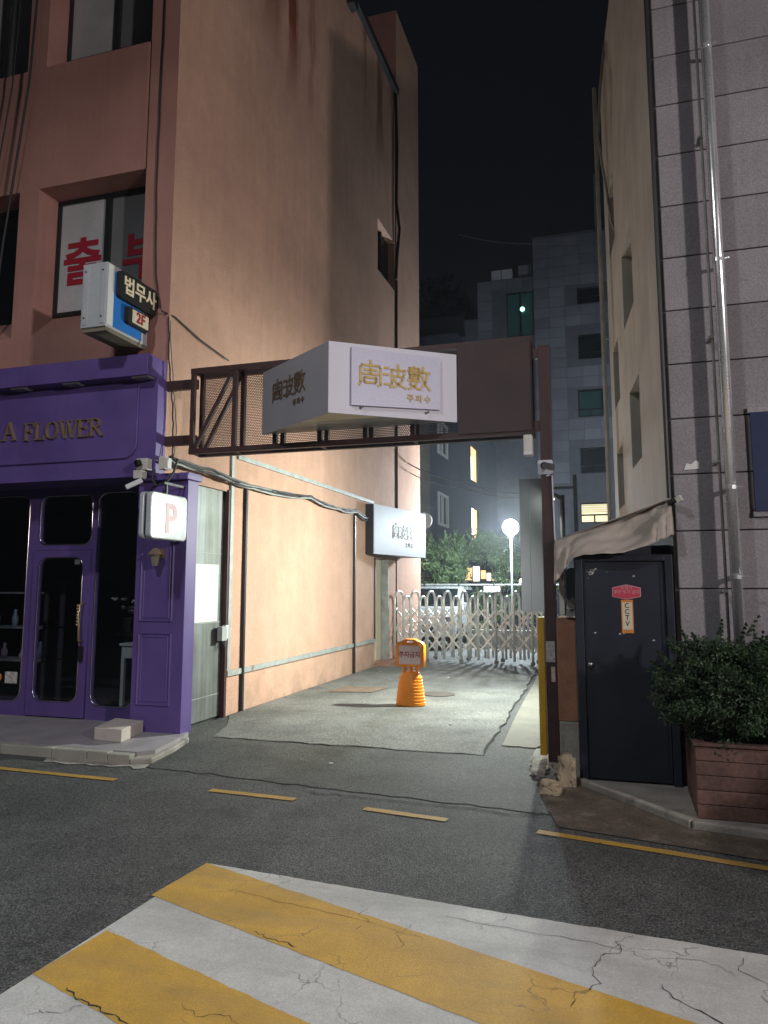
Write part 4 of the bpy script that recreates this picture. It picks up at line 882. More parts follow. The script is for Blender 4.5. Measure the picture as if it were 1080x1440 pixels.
# ================================================================== things standing in the alley
def barrier():
    c = Vector((-2.61, 9.54, 0.012))
    t = thing('parking_barrier', 'orange plastic no-parking stand with red lettering in the alley', 'barrier', c)
    prof = [(0.01,0.0),(0.188,0.0),(0.195,0.012)]
    z = 0.02
    for k in range(9):
        r0 = 0.195-0.0055*k; prof += [(r0,z),(r0,z+0.022),(r0-0.012,z+0.028),(r0-0.012,z+0.036)]; z += 0.040
    prof += [(0.132,0.385),(0.118,0.41),(0.085,0.43),(0.01,0.432)]
    # ribs only wrap the sides: the front carries a smooth shield
    MB().lathe(c, prof, 36, 1.0, 0.72).build('base', M_orange, t, smooth=False, bevel=0)
    sh = MB(); n = 14
    vs = []; prf = [(0.02,0.197),(0.14,0.186),(0.26,0.169),(0.35,0.150),(0.39,0.128),(0.41,0.11)]
    for (zz, rr) in prf:
        for k in range(n+1):
            aa = -PI/2 - 1.15 + k*(1.55/n); vs.append((c.x+rr*1.02*math.cos(aa), c.y+rr*0.74*math.sin(aa), c.z+zz))
    sh.add(vs, [(i*(n+1)+k, i*(n+1)+k+1, (i+1)*(n+1)+k+1, (i+1)*(n+1)+k) for i in range(len(prf)-1) for k in range(n)]).build('shield', M_orange, t, smooth=True)
    nk = MB()
    for x in (-0.085, -0.0, 0.085): nk.box(c.x+x-0.017, c.x+x+0.017, c.y-0.04, c.y+0.04, c.z+0.41, c.z+0.50)
    nk.build('neck', M_orange, t, bevel=0.006)
    # head with handle opening
    plane_with_holes('head', [(-0.19,0.49),(0.19,0.49),(0.19,0.76),(0.165,0.80),(0.10,0.825),(0.06,0.845),(-0.06,0.845),(-0.10,0.825),(-0.165,0.80),(-0.19,0.76)],
        [rrect(-0.05,0.05,0.80,0.828,0.012,3)], 0.12, M_orange, t, (c.x, c.y-0.06, c.z), XV, ZV)
    hb = t.children[-1]; bv = hb.modifiers.new('bevel','BEVEL'); bv.width = 0.014; bv.segments = 3; bv.limit_method = 'ANGLE'; bv.angle_limit = math.radians(50)
    ring(rrect(-0.155,0.155,0.515,0.775,0.025), 0.010, (c.x,c.y-0.061,c.z), XV, ZV).build('rim', M_orange, t, smooth=True)
    MB().extrude([(c.x+u,c.y-0.0615,c.z+v) for u,v in rrect(-0.145,0.145,0.525,0.765,0.02,4)], (0,-0.003,0)).build('board', mat('lilac_board',(0.62,0.50,0.50),0.5,var=0.04), t)
    text('주차금지', 'red_lettering', 0.082, M_red, t, (c.x, c.y-0.0648, c.z+0.645), XV, ZV, 0.001, bold=0.0016, squash=0.93)
barrier()
pl = MB().add([(-4.12,10.35,0.016),(-3.46,10.5,0.016),(-3.35,11.05,0.016),(-4.05,11.0,0.016)],[(0,1,2,3)]).build('steel_plate', M_rust); tag(pl, 'flat rusty steel plate lying on the alley paving', 'plate')
mh = MB().lathe((-2.50,10.62,0.012), [(0.24,0),(0.24,0.006),(0.22,0.008),(0.01,0.008)], 28).build('manhole_cover', M_iron); tag(mh, 'round iron manhole cover behind the orange stand', 'manhole')
for i, (x, y, l) in enumerate(((-2.45,6.25,0.035),(-0.60,5.86,0.045),(-4.1,13.0,0.06),(-2.75,12.5,0.04),(-1.85,8.4,0.05))):
    aa = i*1.3; o = MB().bar((x,y,0.018),(x+l*math.cos(aa),y+l*math.sin(aa),0.018),0.012,0.010).build('litter', M_paper)
    tag(o, ('scrap of white litter on the dark apron', 'white cigarette end by the broken concrete', 'white scrap by the alley wall foot', 'white scrap beyond the orange stand', 'white scrap right of the orange stand')[i], 'litter')

# sliding lattice gate
GA = thing('folding_gate', 'stainless steel folding lattice gate across the alley', 'gate', (-3.0, 15.1, 0))
gl, gr = Vector((-4.42,15.25,0)), Vector((-1.20,14.85,0)); NB = 19
gd = (gr-gl)/(NB-1); gn = Vector((-gd.y, gd.x, 0)).normalized()
def arch(p, h, dep, zb_, r=0.025):
    pts = []; top = h-dep*0.42
    pts.append(p-gn*dep/2+ZV*zb_); pts.append(p-gn*dep/2+ZV*top)
    for k in range(1, 8):
        an = PI - k*PI/8; pts.append(p+gn*(dep/2*math.cos(an))+ZV*(top+dep*0.42*math.sin(an)))
    pts.append(p+gn*dep/2+ZV*top); pts.append(p+gn*dep/2+ZV*zb_)
    return MB().tube(pts, r, 8)
for i in range(NB):
    p = gl+gd*i; tall = i % 2 == 0
    arch(p, 1.435 if tall else 1.33, 0.46 if tall else 0.34, 0.09 if tall else 0.12).build('arch_post', M_steel, GA, smooth=True)
    if i % 4 == 0:
        for s_ in (-1, 1):
            q = p+gn*(0.23*s_); wv = MB().lathe((0,0,0),[(0.02,-0.012),(0.045,-0.012),(0.048,0),(0.045,0.012),(0.02,0.012)],12); wv.v=[(q.x+y_, q.y+z_, 0.062+x_) for x_,y_,z_ in wv.v]
            wv.build('wheel', mat('grey_rubber',(0.2,0.2,0.2),0.7), GA, smooth=True)
for i in range(0, NB-2, 2):
    for s_ in (-1, 1):
        for k in range(2):
            za, zb2 = 0.24+0.42*k, 0.66+0.42*k
            p = gl+gd*i+gn*(0.20*s_); q = gl+gd*(i+2)+gn*(0.20*s_)
            MB().bar(p+ZV*za, q+ZV*zb2, 0.012, 0.032).build('lattice_bar', M_steel, GA)
            MB().bar(p+ZV*zb2+gn*0.014, q+ZV*za+gn*0.014, 0.012, 0.032).build('lattice_bar', M_steel, GA)

# panel hung at the right of the gate, alley-side wall, floodlight
HP = thing('hanging_shutter', 'tall grey steel shutter hanging beside the folding gate', 'shutter', (-1.28, 12, 1.14))
M_gpan = mat('grey_panel_paint',(0.065,0.066,0.08),0.6,var=0.1)
MB().box(-1.455,-1.30,12.0,12.05,1.14,3.26).build('leaf', M_gpan, HP); MB().box(-1.295,-1.08,12.0,12.05,1.14,3.26).build('leaf', M_gpan, HP)
MB().bar((-1.1,12.04,3.1),(-0.6,12.04,3.1),0.04).bar((-1.1,12.04,1.4),(-0.6,12.04,1.4),0.04).bar((-0.58,12.04,0.0),(-0.58,12.04,3.3),0.06).build('hanger', M_darkmetal, HP)
BW = MB().box(-0.50,-0.38,6.95,15.6,0.0,1.18).build('boundary_wall', M_conc, bevel=0.01); tag(BW, 'low concrete boundary wall along the right of the alley', 'wall')
FL = thing('flood_light', 'white floodlight on a pole behind the maroon gate post', 'lamp', (-0.70, 10.1, 0))
MB().tube([(-0.66,10.1,0),(-0.66,10.1,2.75)],0.03,10).build('pole', M_darkmetal, FL)
MB().bar((-0.66,10.1,2.70),(-0.80,10.1,2.78),0.14,0.05).build('lamp_head', M_darkmetal, FL)
lh = MB().add([(-0.84,10.02,2.735),(-0.84,10.18,2.735),(-0.76,10.18,2.700),(-0.76,10.02,2.700)],[(0,1,2,3)]).build('lamp_lens', mat('flood_lens',(0.9,0.9,0.9),0.3,emit=(1,0.97,0.9),estr=8), FL)
al = bpy.data.lights.new('flood_light_beam','AREA'); al.shape='RECTANGLE'; al.size=0.14; al.size_y=0.14; al.energy=ALLEY_W; al.color=(0.93,1.0,0.87); al.spread = math.radians(165)
ao = bpy.data.objects.new('flood_light_beam', al); COL.objects.link(ao); ao.parent = FL; ao.location = Vector((-0.83,10.1,2.72))-FL.location
ao.rotation_euler = Vector((-0.78,-0.12,-0.60)).to_track_quat('-Z','Y').to_euler()

# rendered pillar, meter, rubble
PL = thing('rendered_pillar', 'short terracotta rendered pillar beside the maroon post', 'pillar', (-0.42, 6.6, 0))
MB().box(-0.50,-0.345,6.46,6.90,0.44,1.285).build('upper_render', M_pillar, PL, bevel=0.008)
MB().box(-0.495,-0.335,6.45,6.90,0.0,0.438).build('concrete_base', M_conc, PL, bevel=0.01)
MB().box(-0.345,-0.322,6.455,6.52,0.30,1.27).build('mortar_edge', M_concpale, PL, bevel=0.006)
MB().box(-0.325,-0.255,6.30,6.40,0.03,0.34).build('kerb_upright', M_conc, PL, bevel=0.008)
MT = thing('utility_meter', 'dark round-topped utility meter with peeling white papers on the pillar', 'meter', (-0.4, 6.5, 1.29))
MB().extrude([(u,6.50,v) for u,v in rrect(-0.415,-0.315,1.42,1.70,0.048,5)],(0,0.14,0)).build('case', M_navy, MT, bevel=0.006)
MB().extrude([(-0.41,6.44,1.36),(-0.32,6.42,1.37),(-0.315,6.44,1.43),(-0.36,6.45,1.45),(-0.40,6.43,1.43)],(0,0.05,0.0)).build('torn_paper', M_paper, MT)
MB().extrude([(-0.47,6.47,1.31),(-0.43,6.46,1.31),(-0.425,6.47,1.52),(-0.45,6.48,1.62),(-0.47,6.48,1.60)],(0,0.02,0)).build('torn_paper', M_offwhite, MT)
MB().extrude([(-0.42,6.43,1.295),(-0.32,6.41,1.30),(-0.315,6.42,1.34),(-0.36,6.42,1.36),(-0.41,6.43,1.345)],(0,0.08,0)).build('bracket', mat('grey_lump',(0.2,0.19,0.2),0.7), MT)
def rock(name, label, c, s, seed, m):
    bm = bmesh.new(); bmesh.ops.create_icosphere(bm, subdivisions=4, radius=1)
    for v in bm.verts:
        k = 1+0.35*noise.noise(v.co*1.6+Vector((seed,0,0)))+0.22*noise.noise(v.co*4+Vector((0,seed,0)))+0.10*noise.noise(v.co*11+Vector((0,seed,3)))
        q = v.co*k; q = Vector((max(-.8,min(.8,q.x)),max(-.8,min(.8,q.y)),max(-.75,min(.9,q.z)))); v.co = Vector((q.x*s[0],q.y*s[1],q.z*s[2]))
    me = bpy.data.meshes.new(name); bm.to_mesh(me); bm.free(); me.materials.append(m); o = bpy.data.objects.new(name, me); COL.objects.link(o); o.location = c
    return tag(o, label, 'rubble')
rock('concrete_lump', 'upright broken concrete lump at the pillar foot', (-0.425,6.17,0.10), (0.085,0.08,0.16), 1.0, mat('tan_concrete',(0.33,0.27,0.19),0.85,var=0.25,vscale=9,bump=0.5))
rock('concrete_lump', 'low broken concrete lump nearest the road by the pillar', (-0.53,5.93,0.03), (0.10,0.12,0.07), 2.0, mat('tan_concrete',(0.33,0.27,0.19),0.85))
rock('concrete_lump', 'spread mortar mound around the gate post foot', (-0.62,6.70,0.0), (0.17,0.50,0.075), 3.0, M_conc)
rock('concrete_lump', 'pale mortar ridge on the alley side of the gate post', (-0.74,6.98,0.0), (0.06,0.36,0.055), 4.0, M_concpale)

# ================================================================== shed with navy door
SD = thing('storage_shed', 'narrow navy steel shed with door beside the right building', 'shed', (0.05, 6.4, 0))
MB().box(-0.335,0.425,6.31,9.5,0.03,1.80).build('body', M_navy, SD)
MB().box(-0.325,-0.265,6.24,6.30,0.03,1.79).box(0.362,0.42,6.24,6.30,0.03,1.79).box(-0.265,0.362,6.24,6.30,1.745,1.79).build('door_frame', M_navy, SD, bevel=0.004)
dl = MB().box(-0.262,0.359,6.262,6.295,0.05,1.742).build('door', M_navy, SD, bevel=0.004)
MB().box(-0.245,-0.235,6.255,6.262,0.06,1.73).box(0.325,0.332,6.255,6.262,0.06,1.73).build('door_rib', M_navy, dl)
MB().sphere((-0.225,6.235,0.93),0.022,12,8).tube([(-0.225,6.26,0.93),(-0.225,6.235,0.93)],0.012,8).build('knob', M_chrome, dl, smooth=True)
MB().box(-0.31,0.42,6.50,9.4,1.80,1.88).build('shed_roof', M_navy, SD)
rs = random.Random(9); sc_ = MB()
for k in range(26):
    x = -0.20+rs.gauss(0,0.035); z = 1.66+rs.gauss(0,0.022); s_ = rs.uniform(0.003,0.012)
    sc_.add([(x,6.2605,z),(x+s_*1.5,6.2605,z+s_*0.3),(x+s_,6.2605,z+s_),(x-s_*.3,6.2605,z+s_*.8)],[(0,1,2,3)])
for (x,z) in ((-0.19,1.17),(0.0,1.165),(0.03,1.17),(0.25,1.12),(0.12,1.62)): sc_.add([(x,6.2605,z),(x+.02,6.2605,z+.003),(x+.014,6.2605,z+.012),(x+.002,6.2605,z+.01)],[(0,1,2,3)])
sc_.build('paper_scraps', M_offwhite, dl)
WB = thing('warning_sign', 'crimson hexagonal board with white lettering on the navy door', 'sign', (0.07, 6.26, 1.5))
hx = [(-0.04,1.462),(0.068,1.440),(0.178,1.462),(0.178,1.535),(0.07,1.560),(-0.04,1.535)]
MB().extrude([(u,6.258,v) for u,v in hx],(0,-0.003,0)).build('border', M_pinkp, WB)
MB().extrude([(0.069+(u-0.069)*0.93,6.2545,1.5+(v-1.5)*0.87) for u,v in hx],(0,-0.003,0)).build('board', M_crimson, WB)
text('쓰레기', 'white_lettering', 0.030, M_pinkp, WB, (0.069,6.251,1.530), XV, ZV, 0.0005, bold=0.0004, squash=1.15)
text('무단 투기 금지', 'white_lettering', 0.034, M_pinkp, WB, (0.069,6.251,1.499), XV, ZV, 0.0005, bold=0.0004, squash=0.92)
CT = thing('camera_notice', 'cream strip sticker reading CCTV below the crimson board', 'sticker', (0.07, 6.26, 1.3))
MB().box(0.024,0.115,6.255,6.258,1.178,1.438).build('border', M_orangep, CT)
MB().box(0.032,0.107,6.2525,6.2545,1.205,1.418).build('strip', M_creams, CT)
for k, ch in enumerate('CCTV'): text(ch, 'black_lettering', 0.052, M_blackp, CT, (0.069,6.252,1.392-0.047*k), XV, ZV, 0.0005, bold=0.0006)
# awning cloth
aw = MB(); nu, nv = 40, 16; vs = []
topc = [(-0.49,6.40,1.925),(-0.30,6.42,2.00),(0.05,6.42,2.085),(0.25,6.40,2.15),(0.40,6.36,2.235),(0.435,6.32,2.25)]
botc = [(-0.485,6.18,1.56),(-0.335,6.16,1.77),(-0.25,6.14,1.795),(0.05,6.13,1.80),(0.24,6.14,1.86),(0.435,6.16,1.945)]
def poly_at(pl_, t):
    ls = [0.0]
    for i in range(len(pl_)-1): ls.append(ls[-1]+(Vector(pl_[i+1])-Vector(pl_[i])).length)
    s_ = t*ls[-1]
    for i in range(len(pl_)-1):
        if s_ <= ls[i+1]+1e-9: return Vector(pl_[i]).lerp(Vector(pl_[i+1]), (s_-ls[i])/(ls[i+1]-ls[i]))
    return Vector(pl_[-1])
for j in range(nv+1):
    for i in range(nu+1):
        t, s_ = i/nu, j/nv; p = poly_at(topc, t).lerp(poly_at(botc, t), s_)
        w = 0.022*math.sin(7*t-4*s_*(1-t)+1.3)*math.sin(PI*s_)+0.012*math.sin(17*s_+6*t)*t*(1-t)*4*s_+0.06*noise.noise(Vector((t*5, s_*2.0, 3.3)))*math.sin(PI*s_)+0.02*noise.noise(Vector((t*14+s_*6, s_*2, 8)))
        if t > 0.82: w += 0.022*math.sin((t-0.82)*90)*s_
        if t < 0.2: w += 0.02*math.sin(t*60)*s_
        vs.append(p+Vector((0,-1,0.35))*w)
aw.add(vs, [(j*(nu+1)+i, j*(nu+1)+i+1, (j+1)*(nu+1)+i+1, (j+1)*(nu+1)+i) for j in range(nv) for i in range(nu)])
# side flap hanging along the left, running back
fl = []
for j in range(9):
    for i in range(9):
        t, s_ = i/8, j/8; top = Vector((-0.49,6.40,1.925)).lerp(Vector((-0.49,7.6,1.95)), t); bot = Vector((-0.485,6.18,1.56)).lerp(Vector((-0.50,7.6,1.62)), t)
        p = top.lerp(bot, s_); p.x += 0.02*math.sin(8*t+3*s_)*s_; fl.append(p)
aw.add(fl, [(j*9+i, j*9+i+1, (j+1)*9+i+1, (j+1)*9+i) for j in range(8) for i in range(8)])
aw.add([(-0.49,6.40,1.925),(0.435,6.32,2.25),(0.435,8.2,2.25),(-0.49,8.2,1.95)],[(0,1,2,3)])
AW = aw.build('tarpaulin_awning', M_awning, smooth=True, recalc=False); sd = AW.modifiers.new('solid','SOLIDIFY'); sd.thickness = 0.004
tag(AW, 'creased beige tarpaulin draped over the navy shed', 'awning')
ec = thing('lamp_socket', 'small white bracket end at the upper corner of the tarpaulin', 'bracket', (0.46, 6.28, 2.22))
MB().bar((0.42,6.30,2.20),(0.475,6.22,2.235),0.035).build('arm', M_black, ec); MB().bar((0.475,6.22,2.215),(0.505,6.20,2.235),0.035,0.05).build('end_cap', M_offwhite, ec)

# ================================================================== RIGHT BUILDING
RB = thing('stone_building', 'mauve granite clad building with beige stucco side at the right', 'building', (0.45, 6.33, 0))
RS0, RS1 = (0.44, 6.335), (0.02, 10.7)
Ls = (Vector(RS1)-Vector(RS0)).length
# side wall: outside looks to -x, so run from far to near
wall('side_wall', RS1, RS0, 0, 9.0, [(Ls-2.35,Ls-1.55,2.85,3.72,0.22),(Ls-2.6,Ls-1.7,4.55,5.45,0.22),(Ls-3.95,Ls-3.25,2.55,3.3,0.2),(Ls-3.95,Ls-3.3,3.9,4.7,0.2),(Ls-3.9,Ls-3.2,6.0,6.9,0.2)], 0.2, M_beige, RB)
sdv = (Vector((*RS0,0))-Vector((*RS1,0))).normalized(); sn = Vector((sdv.y,-sdv.x,0))
for (ua,ub,za,zb3) in ((Ls-2.35,Ls-1.55,2.85,3.72),(Ls-2.6,Ls-1.7,4.55,5.45),(Ls-3.95,Ls-3.25,2.55,3.3),(Ls-3.95,Ls-3.3,3.9,4.7),(Ls-3.9,Ls-3.2,6.0,6.9)):
    p = Vector((*RS1,0))+sdv*ua-sn*0.2; q = Vector((*RS1,0))+sdv*ub-sn*0.2
    MB().add([(p.x,p.y,za),(q.x,q.y,za),(q.x,q.y,zb3),(p.x,p.y,zb3)],[(0,1,2,3)]).build('window', M_glassd, RB)
MB().add([(0.44,6.36,0),(8,6.36,0),(8,6.36,9),(0.44,6.36,9)],[(0,1,2,3)]).build('backing', M_joint, RB)
MB().add([(0.44,6.36,9),(8,6.36,9),(8,10.7,9),(0.02,10.7,9)],[(0,1,2,3)]).build('roof', M_joint, RB)
MB().add([(0.02,10.7,0),(8,10.7,0),(8,10.7,9),(0.02,10.7,9)],[(0,1,2,3)]).build('rear_wall', M_beige, RB)
MB().add([(8,6.36,0),(8,10.7,0),(8,10.7,9),(8,6.36,9)],[(0,1,2,3)]).build('far_wall', M_beige, RB)
MB().tube([(0.425,6.33,2.25),(0.425,6.33,9.0)],0.018,8).build('corner_trim', M_darkmetal, RB)
# granite panels
zs = [0.16+0.4555*k for k in range(20)]
pm = None; W_ = 0.95
for c in range(5):
    for r_ in range(19):
        X0 = 0.462+c*W_; z0 = zs[r_]
        if 0.9 < 0: continue
        if pm is None:
            o = MB().box(X0+0.003, X0+W_-0.003, 6.33, 6.36, z0+0.004, z0+0.4515).build('panel', M_granite, RB, bevel=0.007, seg=2); pm = o
            base_x, base_z = X0, z0
        else:
            o = pm.copy(); COL.objects.link(o); o.parent = RB
            o.location = (X0-base_x, rg.uniform(-.0015,.0015), z0-base_z)
# blue panel beside the pipes
BP = thing('blue_window', 'dark blue framed panel on the granite wall at the right edge', 'window', (1.5, 6.3, 2.1))
MB().box(1.045,2.3,6.29,6.326,2.12,2.90).build('pane', mat('blue_film',(0.03,0.04,0.09),0.35,var=0.05), BP)
for z in (2.08, 2.90): MB().box(1.03,2.32,6.30,6.327,z,z+0.04).build('window_frame', M_granite, BP)
# steel downpipes
DP = thing('downpipe', 'shiny steel downpipe on the granite wall', 'pipe', (0.85, 6.15, 0))
MB().tube([(0.862,6.16,0.45),(0.862,6.16,9.0)],0.041,20).build('pipe', M_pipe, DP, smooth=True)
for z in (1.6,2.28,4.1,5.95,7.8): MB().tube([(0.862,6.16,z),(0.862,6.16,z+0.03)],0.046,20).bar((0.862,6.2,z+0.015),(0.862,6.33,z+0.015),0.03).tube([(0.905,6.13,z+0.015),(0.94,6.12,z+0.015)],0.008,6).build('clamp', M_pipe, DP)
D2 = thing('conduit', 'thin grey conduit just left of the shiny downpipe', 'pipe', (0.77, 6.2, 0))
MB().tube([(0.795,6.22,0.45),(0.795,6.22,9.0)],0.011,10).build('pipe', M_trim, D2, smooth=True)
for z in (1.5,2.5,3.5,5.2): MB().box(0.765,0.805,6.2,6.33,z,z+0.02).build('clamp', M_trim, D2)
tp = MB().add([(0.545,6.324,2.47),(0.66,6.324,2.475),(0.662,6.324,2.53),(0.635,6.324,2.545),(0.60,6.324,2.515),(0.565,6.324,2.525)],[(0,1,2,3,4,5)]).build('torn_paper', M_paper); tag(tp, 'torn white paper scrap stuck high on the granite wall', 'paper')
# far side downpipes on the stucco corner
SP = thing('corner_pipe', 'thin grey pipe at the far end of the beige stucco side wall', 'pipe', (-0.05, 10.6, 2.2))
MB().tube([(-0.06,10.55,2.3),(-0.06,10.55,8.8)],0.03,8).build('pipe', M_trim, SP); MB().bar((-0.06,10.55,5.0),(0.1,10.6,5.0),0.02).build('clamp', M_trim, SP)
SC2 = cable('side_cable', 'loose pale cable bulging off the beige stucco wall high up', [(0.10,9.9,9),(0.02,9.9,8.3),(-0.03,9.9,7.6),(0.05,9.9,6.9),(0.10,9.9,6.4),(0.15,9.8,6.2),(0.17,9.7,6.5)], 0.018, M_trim, n=40, seed=30)

# ================================================================== planter and shrub
PT = thing('wooden_planter', 'brown plank planter box in front of the granite wall', 'planter', (1.2, 5.8, 0.04))
for k in range(5):
    z0 = 0.037+0.092*k
    MB().box(0.452,3.0,5.46+rg.uniform(-.004,.004),5.485,z0,z0+0.088).build('plank', M_wood, PT, bevel=0.004)
    MB().box(0.450,0.475,5.488,6.2,z0,z0+0.088).build('plank', M_wood, PT, bevel=0.004)
MB().box(0.44,3.02,5.445,5.52,0.498,0.52).box(0.44,0.52,5.52,6.2,0.498,0.52).build('top_rail', M_wood, PT, bevel=0.004)
MB().box(0.48,2.98,5.50,6.2,0.10,0.46).build('soil', M_soil, PT)

def leaf_cloud(mb, centers, nleaf, size, rng, flat=0.0):
    for (c, r) in centers:
        for k in range(nleaf):
            d = Vector((rng.gauss(0,1),rng.gauss(0,1),rng.gauss(0,1))).normalized(); rad = r*(rng.random()**0.45)
            p = Vector(c)+Vector((d.x*rad,d.y*rad,d.z*rad*0.85))
            n = (d*0.7+Vector((rng.uniform(-1,1),rng.uniform(-1,1),rng.uniform(-.3,1)))).normalized()
            t = n.cross(Vector((rng.uniform(-1,1),rng.uniform(-1,1),rng.uniform(-1,1)))).normalized(); b = n.cross(t)
            s_ = size*rng.uniform(0.6,1.3)
            mb.add([p-t*s_, p+b*s_*0.42+n*s_*0.1, p+t*s_, p-b*s_*0.42+n*s_*0.1], [(0,1,2,3)])
def shrub(name, label, cx, cy, z0, rx, ry, rz, nclump, nleaf, size, m, seed, cat='shrub', trunk=True, clump=0.13, group=None, trunk_r=0.02, core=0.0):
    rng = random.Random(seed); t = thing(name, label, cat, (cx, cy, z0), group)
    cs = []
    for k in range(nclump):
        d = Vector((rng.gauss(0,1),rng.gauss(0,1),rng.gauss(0,1))).normalized(); q = rng.uniform(0.45,0.98)
        cs.append(((cx+d.x*rx*q, cy+d.y*ry*q, z0+rz*1.0+d.z*rz*q), clump*rng.uniform(0.6,1.25)))
    mb = MB(); leaf_cloud(mb, cs, nleaf, size, rng)
    for k in range(nclump//2):                      # single shoots that break the outline
        d = Vector((rng.gauss(0,1),rng.gauss(0,1),abs(rng.gauss(0,0.8)))).normalized(); q = rng.uniform(0.85, 1.0)
        p = Vector((cx+d.x*rx*q, cy+d.y*ry*q, z0+rz+d.z*rz*q)); g = (d+Vector((rng.uniform(-.5,.5),rng.uniform(-.5,.5),rng.uniform(0,.7)))).normalized()
        ln = clump*rng.uniform(0.8, 1.9)
        leaf_cloud(mb, [(p+g*ln*h_, clump*0.22*(1.15-h_)) for h_ in (0.2,0.4,0.6,0.8,1.0)], max(5, nleaf//14), size, rng)
    mb.build('crown', m, t, recalc=False)
    if trunk:
        tb = MB()
        for k in range(6):
            c = cs[k*len(cs)//6][0]
            tb.tube([(cx+rng.uniform(-.02,.02), cy, z0-0.05), (cx*0.5+c[0]*0.5, cy*0.5+c[1]*0.5, z0+(c[2]-z0)*0.6), c], [trunk_r, trunk_r*0.6, trunk_r*0.25], 6)
        tb.build('trunk', M_barkd, t)
    return t
shrub('evergreen_shrub', 'dense dark evergreen shrub at the left end of the planter', 0.70, 5.66, 0.44, 0.44, 0.36, 0.385, 150, 260, 0.0145, M_leaf_shrub, 11, clump=0.10)
shrub('evergreen_shrub', 'second dense evergreen shrub running off the right edge', 1.25, 5.72, 0.44, 0.46, 0.36, 0.40, 130, 220, 0.0145, M_leaf_shrub, 12, clump=0.11)
shrub('evergreen_shrub', 'third evergreen shrub beyond the right edge of view', 1.95, 5.75, 0.46, 0.42, 0.33, 0.35, 60, 90, 0.022, M_leaf_shrub, 13, clump=0.12)

# ================================================================== BEHIND THE GATE
LW = MB().box(-3.65,-0.9,18.6,18.8,0.0,0.46).build('low_wall', M_concpale, bevel=0.01); tag(LW, 'low pale concrete wall behind the folding gate', 'wall')
court = tag(MB().sheet([(-20,19.0),(4,19.0),(4,60),(-20,60)],0.008).build('ground', M_conc), kind='structure')
FN = thing('garden_fence', 'dark rail fence in front of the garden bushes', 'fence', (-4.0, 20.0, 0))
MB().box(-6.1,-1.2,19.98,20.02,1.56,1.60).build('rail', M_trim, FN); MB().box(-6.1,-1.2,19.985,20.015,0.55,0.58).build('rail', M_darkmetal, FN)
for k in range(6): MB().box(-6.05+k*0.96,-6.01+k*0.96,19.98,20.02,0,1.6).build('post', M_darkmetal, FN)
for k in range(46): MB().box(-6.05+k*0.105,-6.04+k*0.105,19.995,20.005,0.58,1.56).build('bar', M_darkmetal, FN)
BN = MB().box(-3.42,-2.98,19.95,19.965,1.38,1.53).build('small_banner', mat('banner_print',(0.55,0.5,0.52),0.6,var=0.4,vscale=25)); tag(BN, 'small white banner tied to the garden fence', 'banner')
for i, (cx, cy, z0, rx, rz, lab) in enumerate(((-5.2,20.9,1.0,0.85,0.95,'leftmost leafy bush behind the fence below the angled sign'), (-4.55,21.3,1.1,0.42,0.95,'narrow taller bush in the middle behind the fence'),
        (-2.95,21.2,1.2,0.52,0.92,'bright green bush just left of the globe lamp'), (-2.3,21.6,0.6,0.6,0.75,'low bush under the globe lamp'), (-3.8,20.6,0.2,1.3,0.60,'dark low hedge clump behind the fence rail'), (-3.7,21.8,2.15,0.62,0.45,'small tree crown above the warm lit windows'))):
    shrub('garden_bush', lab, cx, cy, z0, rx, 0.6, rz, 70, 80, 0.05, M_leaf_back, 40+i, clump=0.22, trunk_r=0.04)
GLb = thing('globe_lamp', 'glowing white globe lamp on a thin pole behind the gate', 'lamp', (-2.55, 19.06, 0))
MB().tube([(-2.55,19.1,0),(-2.55,19.1,2.84)],0.03,10).build('pole', M_trim, GLb)
MB().lathe((-2.55,19.06,2.78),[(0.06,0),(0.09,0.05),(0.08,0.1)],14).build('collar', M_paper, GLb)
gl_ = MB().sphere((-2.55,19.06,3.03),0.20,24,14).build('globe', M_lampw, GLb, smooth=True); gl_.visible_shadow = True
for dy in (0,):
    pl_ = bpy.data.lights.new('globe_light','POINT'); pl_.energy = GLOBE_W; pl_.shadow_soft_size = 0.18; pl_.color = (0.80,0.92,1.0)
    po = bpy.data.objects.new('globe_light', pl_); COL.objects.link(po); po.parent = GLb; po.location = Vector((-2.55,18.70,3.03))-GLb.location
GL2 = thing('garden_lights', 'pair of small glowing lamps on the fence beside the globe lamp pole', 'lamp', (-2.3, 20.0, 1.6))
for x in (-2.42,-2.22): MB().sphere((x,20.0,1.68),0.06,10,8).build('bulb', M_warmw, GL2, smooth=True)
MB().box(-2.5,-2.1,19.97,20.03,1.60,1.62).build('shelf', M_trim, GL2)
HS = thing('garden_house', 'low house with warm lit windows beyond the bushes', 'house', (-4.8, 27, 0))
MB().box(-5.9,-3.0,27,30,0,2.9).build('wall', M_navybld, HS); MB().prism([(-6.0,26.8),(-2.9,26.8),(-2.9,30.2),(-6.0,30.2)],2.9,3.0).build('roof', M_darkmetal, HS)
for (x_0,x_1,z_0,z_1,m_) in ((-5.30,-5.05,1.75,2.20,M_warm),(-5.0,-4.78,1.72,2.24,M_warmw),(-4.72,-4.55,1.8,2.1,M_warm),(-4.50,-4.36,1.74,2.0,M_warmw),(-4.30,-4.0,1.72,1.80,M_warm)):
    MB().box(x_0,x_1,26.96,26.995,z_0,z_1).build('window', m_, HS)
